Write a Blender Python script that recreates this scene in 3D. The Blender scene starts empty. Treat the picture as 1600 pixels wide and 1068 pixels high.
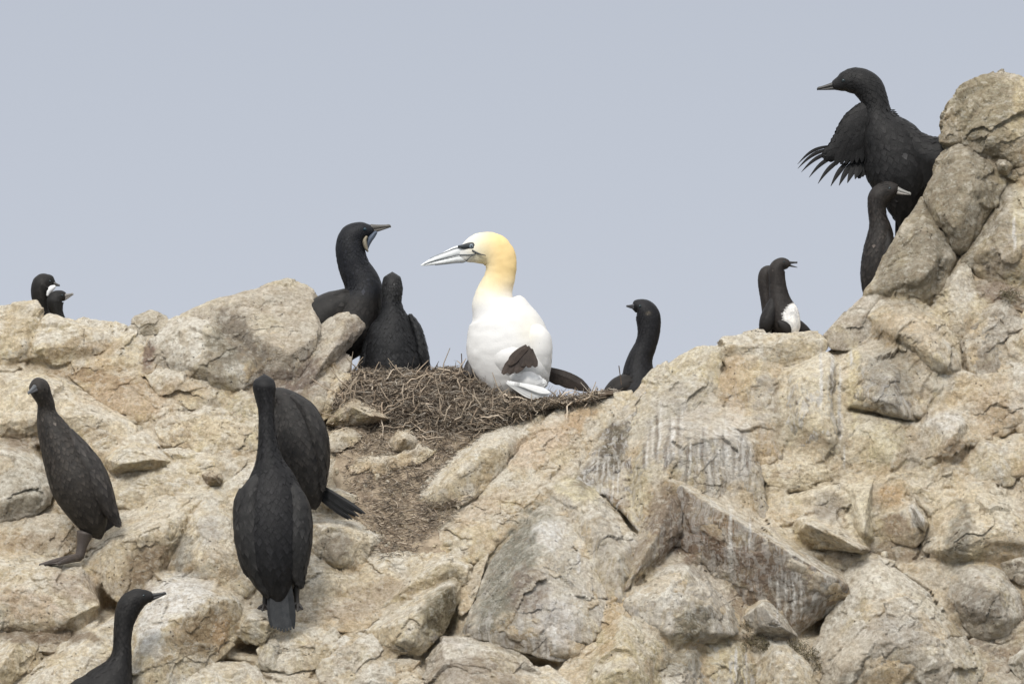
import bpy, math
import numpy as np
from mathutils import Vector

# ------------------------------------------------------------------ camera, light, sky
S = 0.0016            # metres per photo pixel at the nest
D = 16.0              # camera to nest
PITCH = math.radians(4.0)
CAM = np.array([0.0, -D, 6.0])
scene = bpy.context.scene
COL = scene.collection

cam_data = bpy.data.cameras.new('camera')
cam = bpy.data.objects.new('camera', cam_data)
COL.objects.link(cam)
cam.location = CAM.tolist()
cam.rotation_euler = (math.radians(90) + PITCH, 0, 0)
cam_data.sensor_width = 36.0
cam_data.lens = 36.0 * D / (1600 * S)
cam_data.clip_start = 0.5
cam_data.clip_end = 5000
scene.camera = cam

SUN_EL, SUN_AZ = math.radians(43), math.radians(196)   # high, behind the camera's left shoulder
world = bpy.data.worlds.new('World')
scene.world = world
world.use_nodes = True
nt = world.node_tree
nt.nodes.clear()
out = nt.nodes.new('ShaderNodeOutputWorld')
bg = nt.nodes.new('ShaderNodeBackground')
bg.inputs['Strength'].default_value = 0.1
sky = nt.nodes.new('ShaderNodeTexSky')
sky.sky_type = 'NISHITA'
sky.sun_disc = False
sky.sun_elevation = SUN_EL
sky.sun_rotation = SUN_AZ
sky.dust_density = 3.0
# overcast: an even grey cloud sheet, brighter overhead, lies in front of the clear sky
tc = nt.nodes.new('ShaderNodeTexCoord')
sep = nt.nodes.new('ShaderNodeSeparateXYZ')
nt.links.new(tc.outputs['Generated'], sep.inputs[0])
ramp = nt.nodes.new('ShaderNodeValToRGB')
el = ramp.color_ramp.elements
el[0].position = 0.0; el[0].color = (0.368, 0.392, 0.445, 1)
el[1].position = 1.0; el[1].color = (.95, .95, .96, 1)
e = el.new(0.13); e.color = (0.303, 0.326, 0.375, 1)
e = el.new(0.45); e.color = (0.68, 0.70, 0.73, 1)
mul = nt.nodes.new('ShaderNodeVectorMath'); mul.operation = 'SCALE'
mul.inputs['Scale'].default_value = 10.0
nt.links.new(sep.outputs['Z'], ramp.inputs[0])
nt.links.new(ramp.outputs[0], mul.inputs[0])
mix = nt.nodes.new('ShaderNodeMix'); mix.data_type = 'RGBA'
mix.inputs[0].default_value = 0.97
nt.links.new(sky.outputs[0], mix.inputs[6])
nt.links.new(mul.outputs[0], mix.inputs[7])
nt.links.new(mix.outputs[2], bg.inputs['Color'])
nt.links.new(bg.outputs[0], out.inputs[0])

sun_data = bpy.data.lights.new('sun', 'SUN')
sun_data.energy = 1.5
sun_data.angle = math.radians(16)
sun_data.color = (1.0, 0.965, 0.91)
sun = bpy.data.objects.new('sun', sun_data)
COL.objects.link(sun)
sun.rotation_euler = Vector((math.sin(SUN_AZ) * math.cos(SUN_EL), math.cos(SUN_AZ) * math.cos(SUN_EL), math.sin(SUN_EL))).to_track_quat('Z', 'Y').to_euler()
sun.location = (-4, -8, 16)

scene.view_settings.view_transform = 'Standard'
scene.view_settings.look = 'None'
scene.view_settings.exposure = 0.72
scene.view_settings.gamma = 1.0
scene.view_settings.use_curve_mapping = False

# ------------------------------------------------------------------ helpers
rng = np.random.default_rng(7)
CP, SP = math.cos(PITCH), math.sin(PITCH)

def W(p):
    """(x, y, forward) measured in photo-pixel sized units -> world metres"""
    p = np.atleast_2d(np.asarray(p, float))
    Y = -p[:, 2] * S
    u = (p[:, 0] - 800) * S / D
    v = (534 - p[:, 1]) * S / D
    dy = CP - v * SP
    t = (Y - CAM[1]) / dy
    return np.stack([t * u, Y, CAM[2] + t * (SP + v * CP)], 1)

def sm(a, b, x):
    t = np.clip((x - a) / (b - a), 0, 1)
    return t * t * (3 - 2 * t)

def F(x, y):
    """lie of the cliff: how far forward the rock stands"""
    x = np.asarray(x, float); y = np.asarray(y, float)
    left = (y - 560) * 0.85
    right = (y - 480) * 0.5
    k = sm(960, 1160, x)
    return left * (1 - k) + right * k

def mk(name, V, T, mat=None, parent=None, col=None, st=None, smooth=True, origin=None, me_only=False):
    V = np.asarray(V, np.float32); T = np.asarray(T, np.int32)
    if origin is not None:
        V = V - np.asarray(origin, np.float32)
    me = bpy.data.meshes.new(name)
    me.vertices.add(len(V)); me.vertices.foreach_set('co', V.ravel())
    k = T.shape[1]
    me.loops.add(T.size); me.loops.foreach_set('vertex_index', T.ravel())
    me.polygons.add(len(T))
    me.polygons.foreach_set('loop_start', np.arange(0, T.size, k, dtype=np.int32))
    me.polygons.foreach_set('loop_total', np.full(len(T), k, np.int32))
    me.update(calc_edges=True)
    me.polygons.foreach_set('use_smooth', np.full(len(T), smooth, bool))
    if col is not None:
        a = me.color_attributes.new('Col', 'FLOAT_COLOR', 'POINT')
        c = np.ones((len(V), 4), np.float32); c[:, :3] = col
        a.data.foreach_set('color', c.ravel())
    if st is not None:
        a = me.color_attributes.new('StainTone', 'FLOAT_COLOR', 'POINT'); a.data.foreach_set('color', st.ravel())
    if mat: me.materials.append(mat)
    if me_only: return me
    o = bpy.data.objects.new(name, me)
    COL.objects.link(o)
    if parent is not None: o.parent = parent
    elif origin is not None: o.location = [float(v) for v in origin]
    return o

def thing(name, base, label, cat, group=None):
    o = bpy.data.objects.new(name, None)
    o.empty_display_size = 0.05
    COL.objects.link(o)
    o.location = [float(v) for v in base]
    o['label'] = label; o['category'] = cat
    if group: o['group'] = group
    return o

# numpy noise -------------------------------------------------------
_perm = np.random.default_rng(3).permutation(256).astype(np.int64)
_perm = np.concatenate([_perm, _perm, _perm])
_g = np.random.default_rng(5).normal(size=(256, 3)); _g /= np.linalg.norm(_g, axis=1)[:, None]
def noise(p):
    i = np.floor(p).astype(np.int64); f = p - i
    u = f * f * f * (f * (f * 6 - 15) + 10)
    i &= 255
    r = 0
    for dx in (0, 1):
        wx = u[:, 0] if dx else 1 - u[:, 0]
        for dy in (0, 1):
            wy = u[:, 1] if dy else 1 - u[:, 1]
            for dz in (0, 1):
                wz = u[:, 2] if dz else 1 - u[:, 2]
                h = _perm[_perm[_perm[(i[:, 0] + dx) & 255] + ((i[:, 1] + dy) & 255)] + ((i[:, 2] + dz) & 255)]
                gg = _g[h]
                r = r + wx * wy * wz * (gg[:, 0] * (f[:, 0] - dx) + gg[:, 1] * (f[:, 1] - dy) + gg[:, 2] * (f[:, 2] - dz))
    return r * 1.5
_h1 = np.random.default_rng(11).random((256, 4))
def worley(p):
    i = np.floor(p).astype(np.int64); f = p - i
    d1 = np.full(len(p), 9.0); d2 = d1.copy(); val = np.zeros(len(p)); tilt = np.zeros(len(p))
    for dx in (-1, 0, 1):
        for dy in (-1, 0, 1):
            for dz in (-1, 0, 1):
                h = _perm[_perm[_perm[(i[:, 0] + dx) & 255] + ((i[:, 1] + dy) & 255)] + ((i[:, 2] + dz) & 255)]
                q = _h1[h]
                ex, ey, ez = f[:, 0] - dx - q[:, 0], f[:, 1] - dy - q[:, 1], f[:, 2] - dz - q[:, 2]
                d = ex ** 2 + ey ** 2 + ez ** 2
                gg = _g[h]
                m = d < d1
                d2 = np.where(m, d1, np.minimum(d2, d)); d1 = np.where(m, d, d1); val = np.where(m, q[:, 3], val); tilt = np.where(m, ex * gg[:, 0] + ey * gg[:, 1] + ez * gg[:, 2], tilt)
    return np.sqrt(d1), np.sqrt(d2), val, tilt

def crag(p, rough=1.0, cell=46.0):
    """rock relief in pixel units at points p (pixel units): tilted fracture facets, cracks, grain"""
    w = p + 7 * np.stack([noise(p / 33 + 5), noise(p / 33 + 15), noise(p / 33 + 25)], 1) + 2.5 * np.stack([noise(p / 9 + 5), noise(p / 9 + 15), noise(p / 9 + 25)], 1)
    d = 5.0 * noise(p / 110)
    d += 4.0 * (0.35 - np.abs(noise(w / 55 + 3)))
    d += 3.0 * (0.3 - np.abs(noise(w / 24 + 7)))
    wd = np.stack([(w[:, 0] * .8 - w[:, 1] * .6) * .62, w[:, 0] * .6 + w[:, 1] * .8, w[:, 2]], 1)
    f1, f2, v, tl = worley(wd / cell)
    d += (v - 0.5) * 5.0 + tl * cell * .30
    d -= .9 * np.clip(1 - (f2 - f1) / 0.06, 0, 1)
    f1, f2, v, tl = worley(wd / (cell * .42) + 50)
    d += (v - 0.5) * 2.2 + tl * cell * .42 * .22
    d += 2.3 * noise(p / 11 + 31) + 2.2 * noise(p / 5 + 41)
    return d * rough

# stains, washes, bared stone, and darker tone on undersides, hollows and dark faces: (x, y, half width, half height, tilt, colour, strength)
WH = (.88, .86, .82)
STAIN_TONES = [
 (1060,640,55,45,0,(.66,.62,.56),.55),(1145,700,28,60,0,WH,.5),(1080,690,70,50,0,(.62,.57,.50),.4),(1275,650,60,90,0,(.84,.76,.58),.45),(1245,755,70,28,0,(.82,.72,.53),.45),(1480,800,60,60,0,(.80,.70,.52),.35),(1385,740,60,14,0,(.80,.68,.48),.4),(1180,600,24,40,0,(.78,.66,.42),.4),(1195,620,20,45,0,(.50,.48,.47),.55),(1150,605,26,52,0,(.66,.50,.32),.55),
 (1390,590,42,48,0,(.47,.44,.38),.6),(1335,600,12,62,0,(.78,.68,.42),.6),(1365,690,45,40,0,(.80,.71,.48),.4),
 (800,890,34,110,27,(.36,.35,.29),.8),(858,832,26,24,0,WH,.7),(872,975,34,40,0,(.74,.71,.68),.6),(828,925,32,38,0,(.36,.29,.25),.6),(815,1005,45,14,8,(.34,.28,.22),.6),(890,900,22,40,-15,(.62,.58,.50),.5),
 (905,765,40,18,0,(.78,.70,.46),.6),(950,860,20,60,-12,(.55,.50,.42),.5),(955,975,12,55,15,(.66,.50,.30),.6),
 (285,925,45,28,-10,WH,.85),(238,965,24,36,20,WH,.75),(325,985,50,34,-15,(.47,.35,.21),.75),(345,990,14,30,10,(.62,.42,.24),.5),
 (228,880,44,26,-30,(.44,.33,.22),.7),(205,920,34,16,15,(.42,.32,.22),.6),(284,865,16,36,12,(.44,.41,.35),.7),(325,830,18,22,0,(.56,.53,.49),.5),
 (522,855,30,28,0,(.42,.37,.30),.75),(690,955,28,42,25,(.28,.24,.15),.75),(700,895,30,14,0,(.50,.42,.26),.4),
 (1095,855,62,34,20,(.34,.245,.18),.75),(1180,885,42,34,30,(.36,.265,.20),.75),(1245,925,48,30,20,(.38,.345,.30),.75),(1045,800,34,40,0,(.34,.26,.19),.7),(1010,870,30,30,0,(.44,.36,.28),.5),
 (958,700,22,46,12,(.22,.19,.14),.8),(925,740,22,34,30,(.27,.24,.20),.7),(1000,760,18,60,5,(.74,.66,.44),.5),
 (1088,972,34,22,-25,(.24,.215,.155),.8),(1112,905,24,44,-30,(.82,.76,.66),.5),(1060,1035,40,20,-20,(.30,.27,.20),.6),(1130,1030,30,30,0,(.74,.66,.46),.5),(1195,975,24,24,-20,(.70,.66,.60),.5),
 (355,540,38,34,20,(.33,.30,.235),.7),(330,575,26,20,10,(.42,.36,.28),.5),(378,530,22,62,-38,(.32,.275,.22),.75),(430,600,40,24,0,(.38,.31,.25),.7),
 (232,555,9,26,10,(.33,.24,.19),.8),(150,590,75,11,8,(.50,.36,.22),.65),(150,545,42,11,-8,(.56,.42,.26),.6),(98,545,40,12,-30,(.50,.38,.23),.6),(200,620,70,26,10,(.68,.51,.34),.5),(290,610,40,18,0,(.62,.46,.29),.4),(30,500,26,30,0,(.62,.50,.31),.4),
 (470,600,26,44,35,(.34,.27,.23),.75),(545,535,16,40,35,(.38,.31,.26),.6),(505,640,40,20,30,(.50,.42,.27),.5),
 (1392,775,24,20,0,(.66,.47,.27),.75),(1405,822,22,20,0,(.45,.34,.24),.75),(1432,805,10,20,-20,WH,.9),(1292,790,24,24,20,(.42,.37,.31),.6),(1340,790,22,44,0,(.84,.77,.60),.6),
 (1492,705,32,18,-15,(.50,.38,.26),.7),(1480,660,30,18,0,(.82,.79,.74),.6),(1500,835,22,52,10,(.38,.35,.29),.75),(1560,790,30,30,0,(.86,.80,.66),.4),
 (1530,945,42,34,10,(.36,.32,.265),.75),(1500,905,20,26,20,(.66,.62,.54),.5),(1400,990,56,30,0,(.52,.48,.43),.5),(1375,905,46,28,0,(.86,.81,.70),.55),(1450,945,30,12,40,(.82,.76,.62),.5),(1330,1010,50,40,0,(.70,.62,.50),.4),
 (1500,310,70,110,25,(.40,.355,.27),.6),(1535,165,55,60,0,(.44,.385,.265),.7),(1592,170,14,70,10,(.76,.64,.40),.5),(1420,420,55,60,30,(.40,.355,.275),.65),(1560,400,30,50,20,(.58,.49,.40),.4),(1590,340,12,60,0,(.80,.72,.50),.5),(1560,455,34,14,0,(.36,.27,.21),.6),
 (1425,510,60,30,30,(.74,.60,.42),.4),(1500,450,22,22,0,(.84,.79,.70),.5),(1560,640,40,40,0,(.66,.50,.34),.4),(1595,610,20,50,0,(.82,.78,.70),.5),
 (50,945,50,22,15,(.66,.51,.38),.5),(120,915,50,22,20,(.56,.45,.36),.5),(70,992,90,13,0,(.36,.28,.20),.7),(40,690,36,14,0,(.42,.32,.23),.6),(60,845,80,14,0,(.54,.42,.29),.5),(30,750,45,45,0,(.64,.60,.50),.4),
 (745,1055,75,28,12,(.45,.375,.30),.6),(700,1002,36,7,10,(.82,.78,.72),.6),(1405,862,62,14,6,(.46,.37,.28),.6),(1320,872,40,9,5,(.40,.33,.25),.6),
 (850,690,60,26,-35,(.74,.57,.41),.55),(905,652,34,14,-30,(.66,.46,.27),.6),(760,790,50,14,-30,(.66,.52,.38),.4),(590,925,60,16,-10,(.56,.46,.35),.5),(545,955,50,16,-8,(.54,.44,.34),.5),
 (1165,715,18,14,0,(.48,.37,.26),.6),(1265,690,30,16,0,(.56,.44,.31),.5),(1215,640,6,50,0,(.46,.38,.28),.6),(1230,740,30,8,-10,(.52,.40,.29),.5),
]
_rs = np.random.default_rng(66)
for k in range(15):   # dark runs and white runs below the perches
    x = 1003 + k * 11.5 + _rs.uniform(-5, 5); y = 705 + _rs.uniform(-26, 20) + (k > 8) * 22; h = _rs.uniform(26, 52)
    STAIN_TONES.append((x, y, 2.6 + _rs.random() * 1.4, h, _rs.uniform(-4, 4), (.27, .23, .20), _rs.uniform(.35, .75)))
    STAIN_TONES.append((x + 5 + _rs.uniform(-1, 2), y - 8, 1.6 + 2.4 * _rs.random(), h * _rs.uniform(.6, 1.2), _rs.uniform(-4, 4), WH, _rs.uniform(.4, .8)))
for k in range(6): STAIN_TONES.append((926 + k * 8, 735 + k * 4 - (k % 2) * 10, 1.8, 30, 4, WH, .6))
for x, y0, y1, w in [(1283, 535, 650, 3.2), (1313, 560, 690, 3.0), (1319, 690, 735, 2), (1141, 795, 905, 3.6), (1215, 905, 965, 2.2), (1228, 900, 970, 2.2), (1240, 905, 972, 2.4), (1252, 915, 968, 2.0), (1172, 810, 865, 2.2), (1300, 545, 600, 3.2), (1585, 330, 395, 3.0), (866, 960, 1020, 4), (905, 850, 900, 3), (1150, 1010, 1060, 2.4), (1166, 1010, 1060, 2.2), (1330, 545, 580, 2.5)]:
    STAIN_TONES.append((x, (y0 + y1) / 2, w, (y1 - y0) / 2, 0, WH, .9))
def stain_tone(p, vis=None):
    out = np.zeros((len(p), 4), np.float32); out[:, :3] = .5
    q = np.stack([p[:, 0], p[:, 1], p[:, 2] * .3], 1)
    wx = 5 * noise(q / 22 + 60) + 3 * noise(q / 8 + 70); wy = 7 * noise(q / 22 + 80) + 3 * noise(q / 8 + 90)
    x0, x1, y0, y1 = p[:, 0].min(), p[:, 0].max(), p[:, 1].min(), p[:, 1].max()
    nz = .35 * noise(q / 12 + 33)
    for x, y, rx, ry, an, c, st in STAIN_TONES:
        R_ = max(rx, ry) * 1.5 + 12
        if x + R_ < x0 or x - R_ > x1 or y + R_ < y0 or y - R_ > y1: continue
        thin = rx < 8
        dx = p[:, 0] - x + wx * (.35 if thin else 1); dy = p[:, 1] - y + wy
        ca, sa = math.cos(math.radians(an)), math.sin(math.radians(an))
        u = (dx * ca + dy * sa) / rx; v = (-dx * sa + dy * ca) / ry
        d = np.sqrt(u * u + v * v) + nz
        a = (1 - sm(.65, 1.3, d)) * min(.97, st * 1.22)
        c = [q_ * (.80 if max(c) < .5 else 1.06 if max(c) > .7 else .95) for q_ in c]
        A = a[:, None]
        out[:, :3] = out[:, :3] * (1 - A) + np.array(c) * A if False else np.where(out[:, 3:] > 0, out[:, :3] * (1 - A) + np.array(c) * A, np.array(c)) * (A > 0) + out[:, :3] * (A <= 0)
        out[:, 3] = out[:, 3] * (1 - a) + a
    return out

# icospheres --------------------------------------------------------
def ico(level):
    t = (1 + 5 ** .5) / 2
    v = [(-1, t, 0), (1, t, 0), (-1, -t, 0), (1, -t, 0), (0, -1, t), (0, 1, t), (0, -1, -t), (0, 1, -t), (t, 0, -1), (t, 0, 1), (-t, 0, -1), (-t, 0, 1)]
    f = np.array([(0, 11, 5), (0, 5, 1), (0, 1, 7), (0, 7, 10), (0, 10, 11), (1, 5, 9), (5, 11, 4), (11, 10, 2), (10, 7, 6), (7, 1, 8),
                  (3, 9, 4), (3, 4, 2), (3, 2, 6), (3, 6, 8), (3, 8, 9), (4, 9, 5), (2, 4, 11), (6, 2, 10), (8, 6, 7), (9, 8, 1)])
    v = np.array(v, float); v /= np.linalg.norm(v, axis=1)[:, None]
    for _ in range(level):
        e = np.concatenate([f[:, [0, 1]], f[:, [1, 2]], f[:, [2, 0]]])
        e.sort(axis=1)
        u, inv = np.unique(e[:, 0] * 1000003 + e[:, 1], return_inverse=True)
        a = u // 1000003; b = u % 1000003
        m = v[a] + v[b]; m /= np.linalg.norm(m, axis=1)[:, None]
        n0 = len(v); v = np.concatenate([v, m]); k = len(f)
        ab, bc, ca = inv[:k] + n0, inv[k:2 * k] + n0, inv[2 * k:] + n0
        f = np.concatenate([np.stack([f[:, 0], ab, ca], 1), np.stack([f[:, 1], bc, ab], 1), np.stack([f[:, 2], ca, bc], 1), np.stack([ab, bc, ca], 1)])
    return v, f
ICO = {k: ico(k) for k in (2, 3, 4, 5, 6)}

def hull_planes(P):
    from itertools import combinations
    n = len(P)
    idx = np.array(list(combinations(range(n), 3)))
    a, b, c = P[idx[:, 0]], P[idx[:, 1]], P[idx[:, 2]]
    N = np.cross(b - a, c - a); L = np.linalg.norm(N, axis=1)
    ok = L > 1e-9
    N = N[ok] / L[ok][:, None]; a = a[ok]
    d = (N * a).sum(1)
    s = d[:, None] - N @ P.T
    pos = (s > -1e-6).all(1); neg = (s < 1e-6).all(1)
    N = np.concatenate([N[pos], -N[neg]]); d = np.concatenate([d[pos], -d[neg]])
    key = np.round(np.concatenate([N, d[:, None]], 1), 3)
    _, i = np.unique(key, axis=0, return_index=True)
    return N[i], d[i]

# ------------------------------------------------------------------ materials
def mat_new(name):
    m = bpy.data.materials.new(name); m.use_nodes = True
    n = m.node_tree; b = n.nodes['Principled BSDF']
    return m, n, b
class G:
    """tiny node graph helper"""
    def __init__(s, nt): s.t = nt
    def n(s, ty, **kw):
        o = s.t.nodes.new(ty)
        for k, v in kw.items(): setattr(o, k, v)
        return o
    def l(s, a, b): s.t.links.new(a, b)
    def noise(s, vec, scale, detail=6, rough=.6, dist=0):
        o = s.n('ShaderNodeTexNoise'); o.inputs['Scale'].default_value = scale
        o.inputs['Detail'].default_value = detail; o.inputs['Roughness'].default_value = rough; o.inputs['Distortion'].default_value = dist
        s.l(vec, o.inputs['Vector']); return o.outputs['Fac']
    def ramp(s, fac, a, b, lo=0., hi=1.):
        o = s.n('ShaderNodeMapRange'); o.clamp = True
        s.l(fac, o.inputs[0]); o.inputs[1].default_value = a; o.inputs[2].default_value = b
        o.inputs[3].default_value = lo; o.inputs[4].default_value = hi
        return o.outputs[0]
    def math(s, op, a, b=None):
        o = s.n('ShaderNodeMath', operation=op)
        for i, v in enumerate((a, b)):
            if v is None: continue
            if isinstance(v, (int, float)): o.inputs[i].default_value = v
            else: s.l(v, o.inputs[i])
        return o.outputs[0]
    def mix(s, f, a, b, blend='MIX'):
        o = s.n('ShaderNodeMix', data_type='RGBA', blend_type=blend)
        for i, v in ((0, f), (6, a), (7, b)):
            if isinstance(v, (int, float)): o.inputs[i].default_value = v
            elif isinstance(v, tuple): o.inputs[i].default_value = (*v, 1)
            else: s.l(v, o.inputs[i])
        return o.outputs[2]
    def scale(s, vec, xyz, loc=(0, 0, 0)):
        o = s.n('ShaderNodeMapping'); o.inputs['Scale'].default_value = xyz; o.inputs['Location'].default_value = loc
        s.l(vec, o.inputs[0]); return o.outputs[0]
    def attr(s, name):
        o = s.n('ShaderNodeAttribute', attribute_type='OBJECT', attribute_name=name); return o
    def bump(s, h, strength, dist, prev=None):
        o = s.n('ShaderNodeBump'); o.inputs['Strength'].default_value = strength; o.inputs['Distance'].default_value = dist
        s.l(h, o.inputs['Height'])
        if prev is not None: s.l(prev, o.inputs['Normal'])
        return o.outputs[0]

def rock_material():
    m, t, b = mat_new('guano_rock'); g = G(t)
    geo = g.n('ShaderNodeNewGeometry'); P = geo.outputs['Position']
    warpn = g.n('ShaderNodeTexNoise'); warpn.inputs['Scale'].default_value = 14; warpn.inputs['Detail'].default_value = 4
    g.l(P, warpn.inputs['Vector'])
    wv = g.n('ShaderNodeVectorMath', operation='MULTIPLY_ADD'); g.l(warpn.outputs['Color'], wv.inputs[0])
    wv.inputs[1].default_value = (.05, .05, .05); g.l(P, wv.inputs[2]); PW = wv.outputs[0]
    c1, c2 = g.attr('tone_a').outputs['Color'], g.attr('tone_b').outputs['Color']
    och, whi, stk, lic = (g.attr(k).outputs['Fac'] for k in ('ochre', 'guano', 'streaks', 'lichen'))
    n_big = g.noise(PW, 7, 5, .6); n_mid = g.noise(PW, 24, 7, .68); n_fin = g.noise(P, 85, 8, .76); n_spk = g.noise(P, 260, 4, .75)
    c = g.mix(g.ramp(n_mid, .44, .58), c1, c2)
    # ochre staining in blotches
    o1 = g.math('MULTIPLY', g.ramp(g.noise(g.scale(PW, (1, 1, 1), (3, 1, 7)), 11, 6, .65), .50, .66), och)
    c = g.mix(g.math('MULTIPLY', o1, .75), c, (.60, .44, .25))
    c = g.mix(g.math('MULTIPLY', g.ramp(g.noise(g.scale(PW, (1, 1, .7), (5, 5, 1)), 9, 6, .7), .50, .60), .5), c, (.50, .455, .39))
    c = g.mix(g.math('MULTIPLY', g.ramp(g.noise(g.scale(PW, (1, 1, .8), (1, 5, 8)), 8, 6, .7), .52, .62), .45), c, (.78, .68, .42))
    # grey-green lichen
    l1 = g.math('MULTIPLY', g.ramp(g.noise(g.scale(PW, (1, 1, 1), (9, 4, 2)), 15, 8, .72), .52, .62), lic)
    c = g.mix(l1, c, g.mix(g.ramp(n_spk, .4, .6), (.20, .18, .14), (.40, .37, .30)))
    # guano wash: patches, more of it on what looks up
    sepn = g.n('ShaderNodeSeparateXYZ'); g.l(geo.outputs['Normal'], sepn.inputs[0])
    up = g.ramp(g.math('ADD', sepn.outputs['Z'], g.ramp(n_mid, .3, .7, -.35, .35)), .22, .78, .0, 1.)
    gw = g.ramp(g.math('ADD', g.noise(g.scale(PW, (1, 1, .6), (1, 8, 3)), 18, 8, .7), g.math('MULTIPLY', up, .10)), .50, .64)
    c = g.mix(g.math('MULTIPLY', up, g.attr('dust').outputs['Fac']), c, (.84, .745, .57))
    c = g.mix(g.math('MULTIPLY', gw, whi), c, (.86, .82, .73))
    # stains and darker face tones
    sa_ = g.n('ShaderNodeAttribute', attribute_type='GEOMETRY', attribute_name='StainTone')
    c = g.mix(g.math('MULTIPLY', sa_.outputs['Alpha'], g.ramp(n_mid, .36, .52, .6, 1.)), c, sa_.outputs['Color'])
    # mottling and grain
    mt_ = g.n('ShaderNodeCombineColor')
    for i_, (a_, b__) in enumerate([(1.11, .68), (1.11, .63), (1.10, .56)]): g.l(g.ramp(n_fin, .40, .62, a_, b__), mt_.inputs[i_])
    c = g.mix(1., c, mt_.outputs[0], 'MULTIPLY')
    mid_ = g.noise(g.scale(P, (1, 1, 1.3), (2, 2, 2)), 42, 6, .7)
    c = g.mix(g.math('MULTIPLY', g.ramp(mid_, .53, .60), .35), c, (.40, .32, .23))
    c = g.mix(g.math('MULTIPLY', g.ramp(mid_, .40, .46, 1, 0), .35), c, (.84, .79, .68))
    # vertical runs, white and dark
    s1 = g.ramp(g.noise(g.scale(PW, (70, 70, 3.2)), 1, 4, .65), .47, .57)
    s2 = g.ramp(g.noise(g.scale(PW, (48, 48, 3.0), (4, 4, 4)), 1, 4, .65), .46, .56)
    sm_ = g.math('MULTIPLY', g.ramp(n_big, .38, .52), g.math('SUBTRACT', 1., up))
    c = g.mix(g.math('MULTIPLY', g.math('MULTIPLY', s2, stk), g.math('MULTIPLY', sm_, .95)), c, (.22, .19, .165))
    c = g.mix(g.math('MULTIPLY', g.math('MULTIPLY', s1, stk), g.math('MULTIPLY', g.math('SUBTRACT', 1., up), .8)), c, (.82, .79, .74))
    # rubbed pale along proud edges
    c = g.mix(g.ramp(geo.outputs['Pointiness'], .515, .56, 0, .45), c, (.74, .68, .56))
    # specks, pits and hair cracks
    sp = g.ramp(n_spk, .60, .70)
    c = g.mix(g.math('MULTIPLY', sp, .45), c, (.10, .075, .05))
    vo = g.n('ShaderNodeTexVoronoi'); vo.inputs['Scale'].default_value = 75; g.l(PW, vo.inputs['Vector'])
    pit = g.math('MULTIPLY', g.ramp(vo.outputs['Distance'], .10, .22, 1, 0), g.ramp(g.noise(P, 21, 3, .5), .56, .62))
    c = g.mix(g.math('MULTIPLY', pit, .7), c, (.07, .055, .04))
    ve = g.n('ShaderNodeTexVoronoi', feature='DISTANCE_TO_EDGE'); ve.inputs['Scale'].default_value = 13
    wv2 = g.n('ShaderNodeVectorMath', operation='MULTIPLY_ADD'); g.l(warpn.outputs['Color'], wv2.inputs[0])
    wv2.inputs[1].default_value = (.16, .16, .16); g.l(P, wv2.inputs[2]); g.l(wv2.outputs[0], ve.inputs['Vector'])
    crk = g.math('MULTIPLY', g.ramp(ve.outputs['Distance'], .004, .03, 1, 0), g.ramp(n_big, .52, .60))
    c = g.mix(g.math('MULTIPLY', crk, .03), c, (.10, .075, .05))
    g.l(c, b.inputs['Base Color'])
    b.inputs['Roughness'].default_value = .92
    b.inputs['Specular IOR Level'].default_value = .22
    h = g.math('ADD', g.math('MULTIPLY', n_mid, 1.4), g.math('MULTIPLY', n_fin, .8))
    h = g.math('SUBTRACT', h, g.math('MULTIPLY', pit, .5))
    h = g.math('SUBTRACT', h, g.math('MULTIPLY', crk, .03))
    nb = g.bump(h, 1., .016)
    nb = g.bump(n_spk, .8, .003, nb)
    g.l(nb, b.inputs['Normal'])
    return m
ROCK = rock_material()

def feather_material(name, spec=.35, rough=.55, bumpd=.0012, mot=1.):
    m, t, b = mat_new(name); g = G(t)
    ca = g.n('ShaderNodeVertexColor', layer_name='Col')
    geo = g.n('ShaderNodeNewGeometry'); P = geo.outputs['Position']
    n1 = g.noise(P, 60, 6, .65); n2 = g.noise(g.scale(P, (1, 1, .35)), 420, 4, .6)
    c = g.mix(1.0, ca.outputs['Color'], g.mix(g.ramp(n1, .35, .65), tuple(1 - .28 * mot for _ in range(3)), (1 + .2 * mot, 1 + .17 * mot, 1 + .12 * mot)), 'MULTIPLY')
    g.l(c, b.inputs['Base Color'])
    b.inputs['Roughness'].default_value = rough
    b.inputs['Specular IOR Level'].default_value = spec
    g.l(g.bump(g.math('ADD', n2, g.math('MULTIPLY', n1, .5)), .7, bumpd), b.inputs['Normal'])
    return m
BLACKF = feather_material('dark_plumage', .26, .58)
WHITEF = feather_material('white_plumage', .15, .8, .0009, .10)
HORN = feather_material('bill_horn', .4, .4, .0002, .3)
SKIN = feather_material('webbed_skin', .35, .5, .0006)
def eye_material():
    m, t, b = mat_new('eye'); g = G(t)
    ca = g.n('ShaderNodeVertexColor', layer_name='Col'); g.l(ca.outputs['Color'], b.inputs['Base Color'])
    b.inputs['Roughness'].default_value = .08
    return m
EYE = eye_material()
def straw_material():
    m, t, b = mat_new('dry_stalks'); g = G(t)
    ca = g.n('ShaderNodeVertexColor', layer_name='Col')
    geo = g.n('ShaderNodeNewGeometry')
    n1 = g.noise(geo.outputs['Position'], 160, 4, .6)
    g.l(g.mix(1.0, ca.outputs['Color'], g.mix(n1, (.6, .6, .6), (1.35, 1.3, 1.25)), 'MULTIPLY'), b.inputs['Base Color'])
    b.inputs['Roughness'].default_value = .85; b.inputs['Specular IOR Level'].default_value = .2
    return m
STRAW = straw_material()
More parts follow.
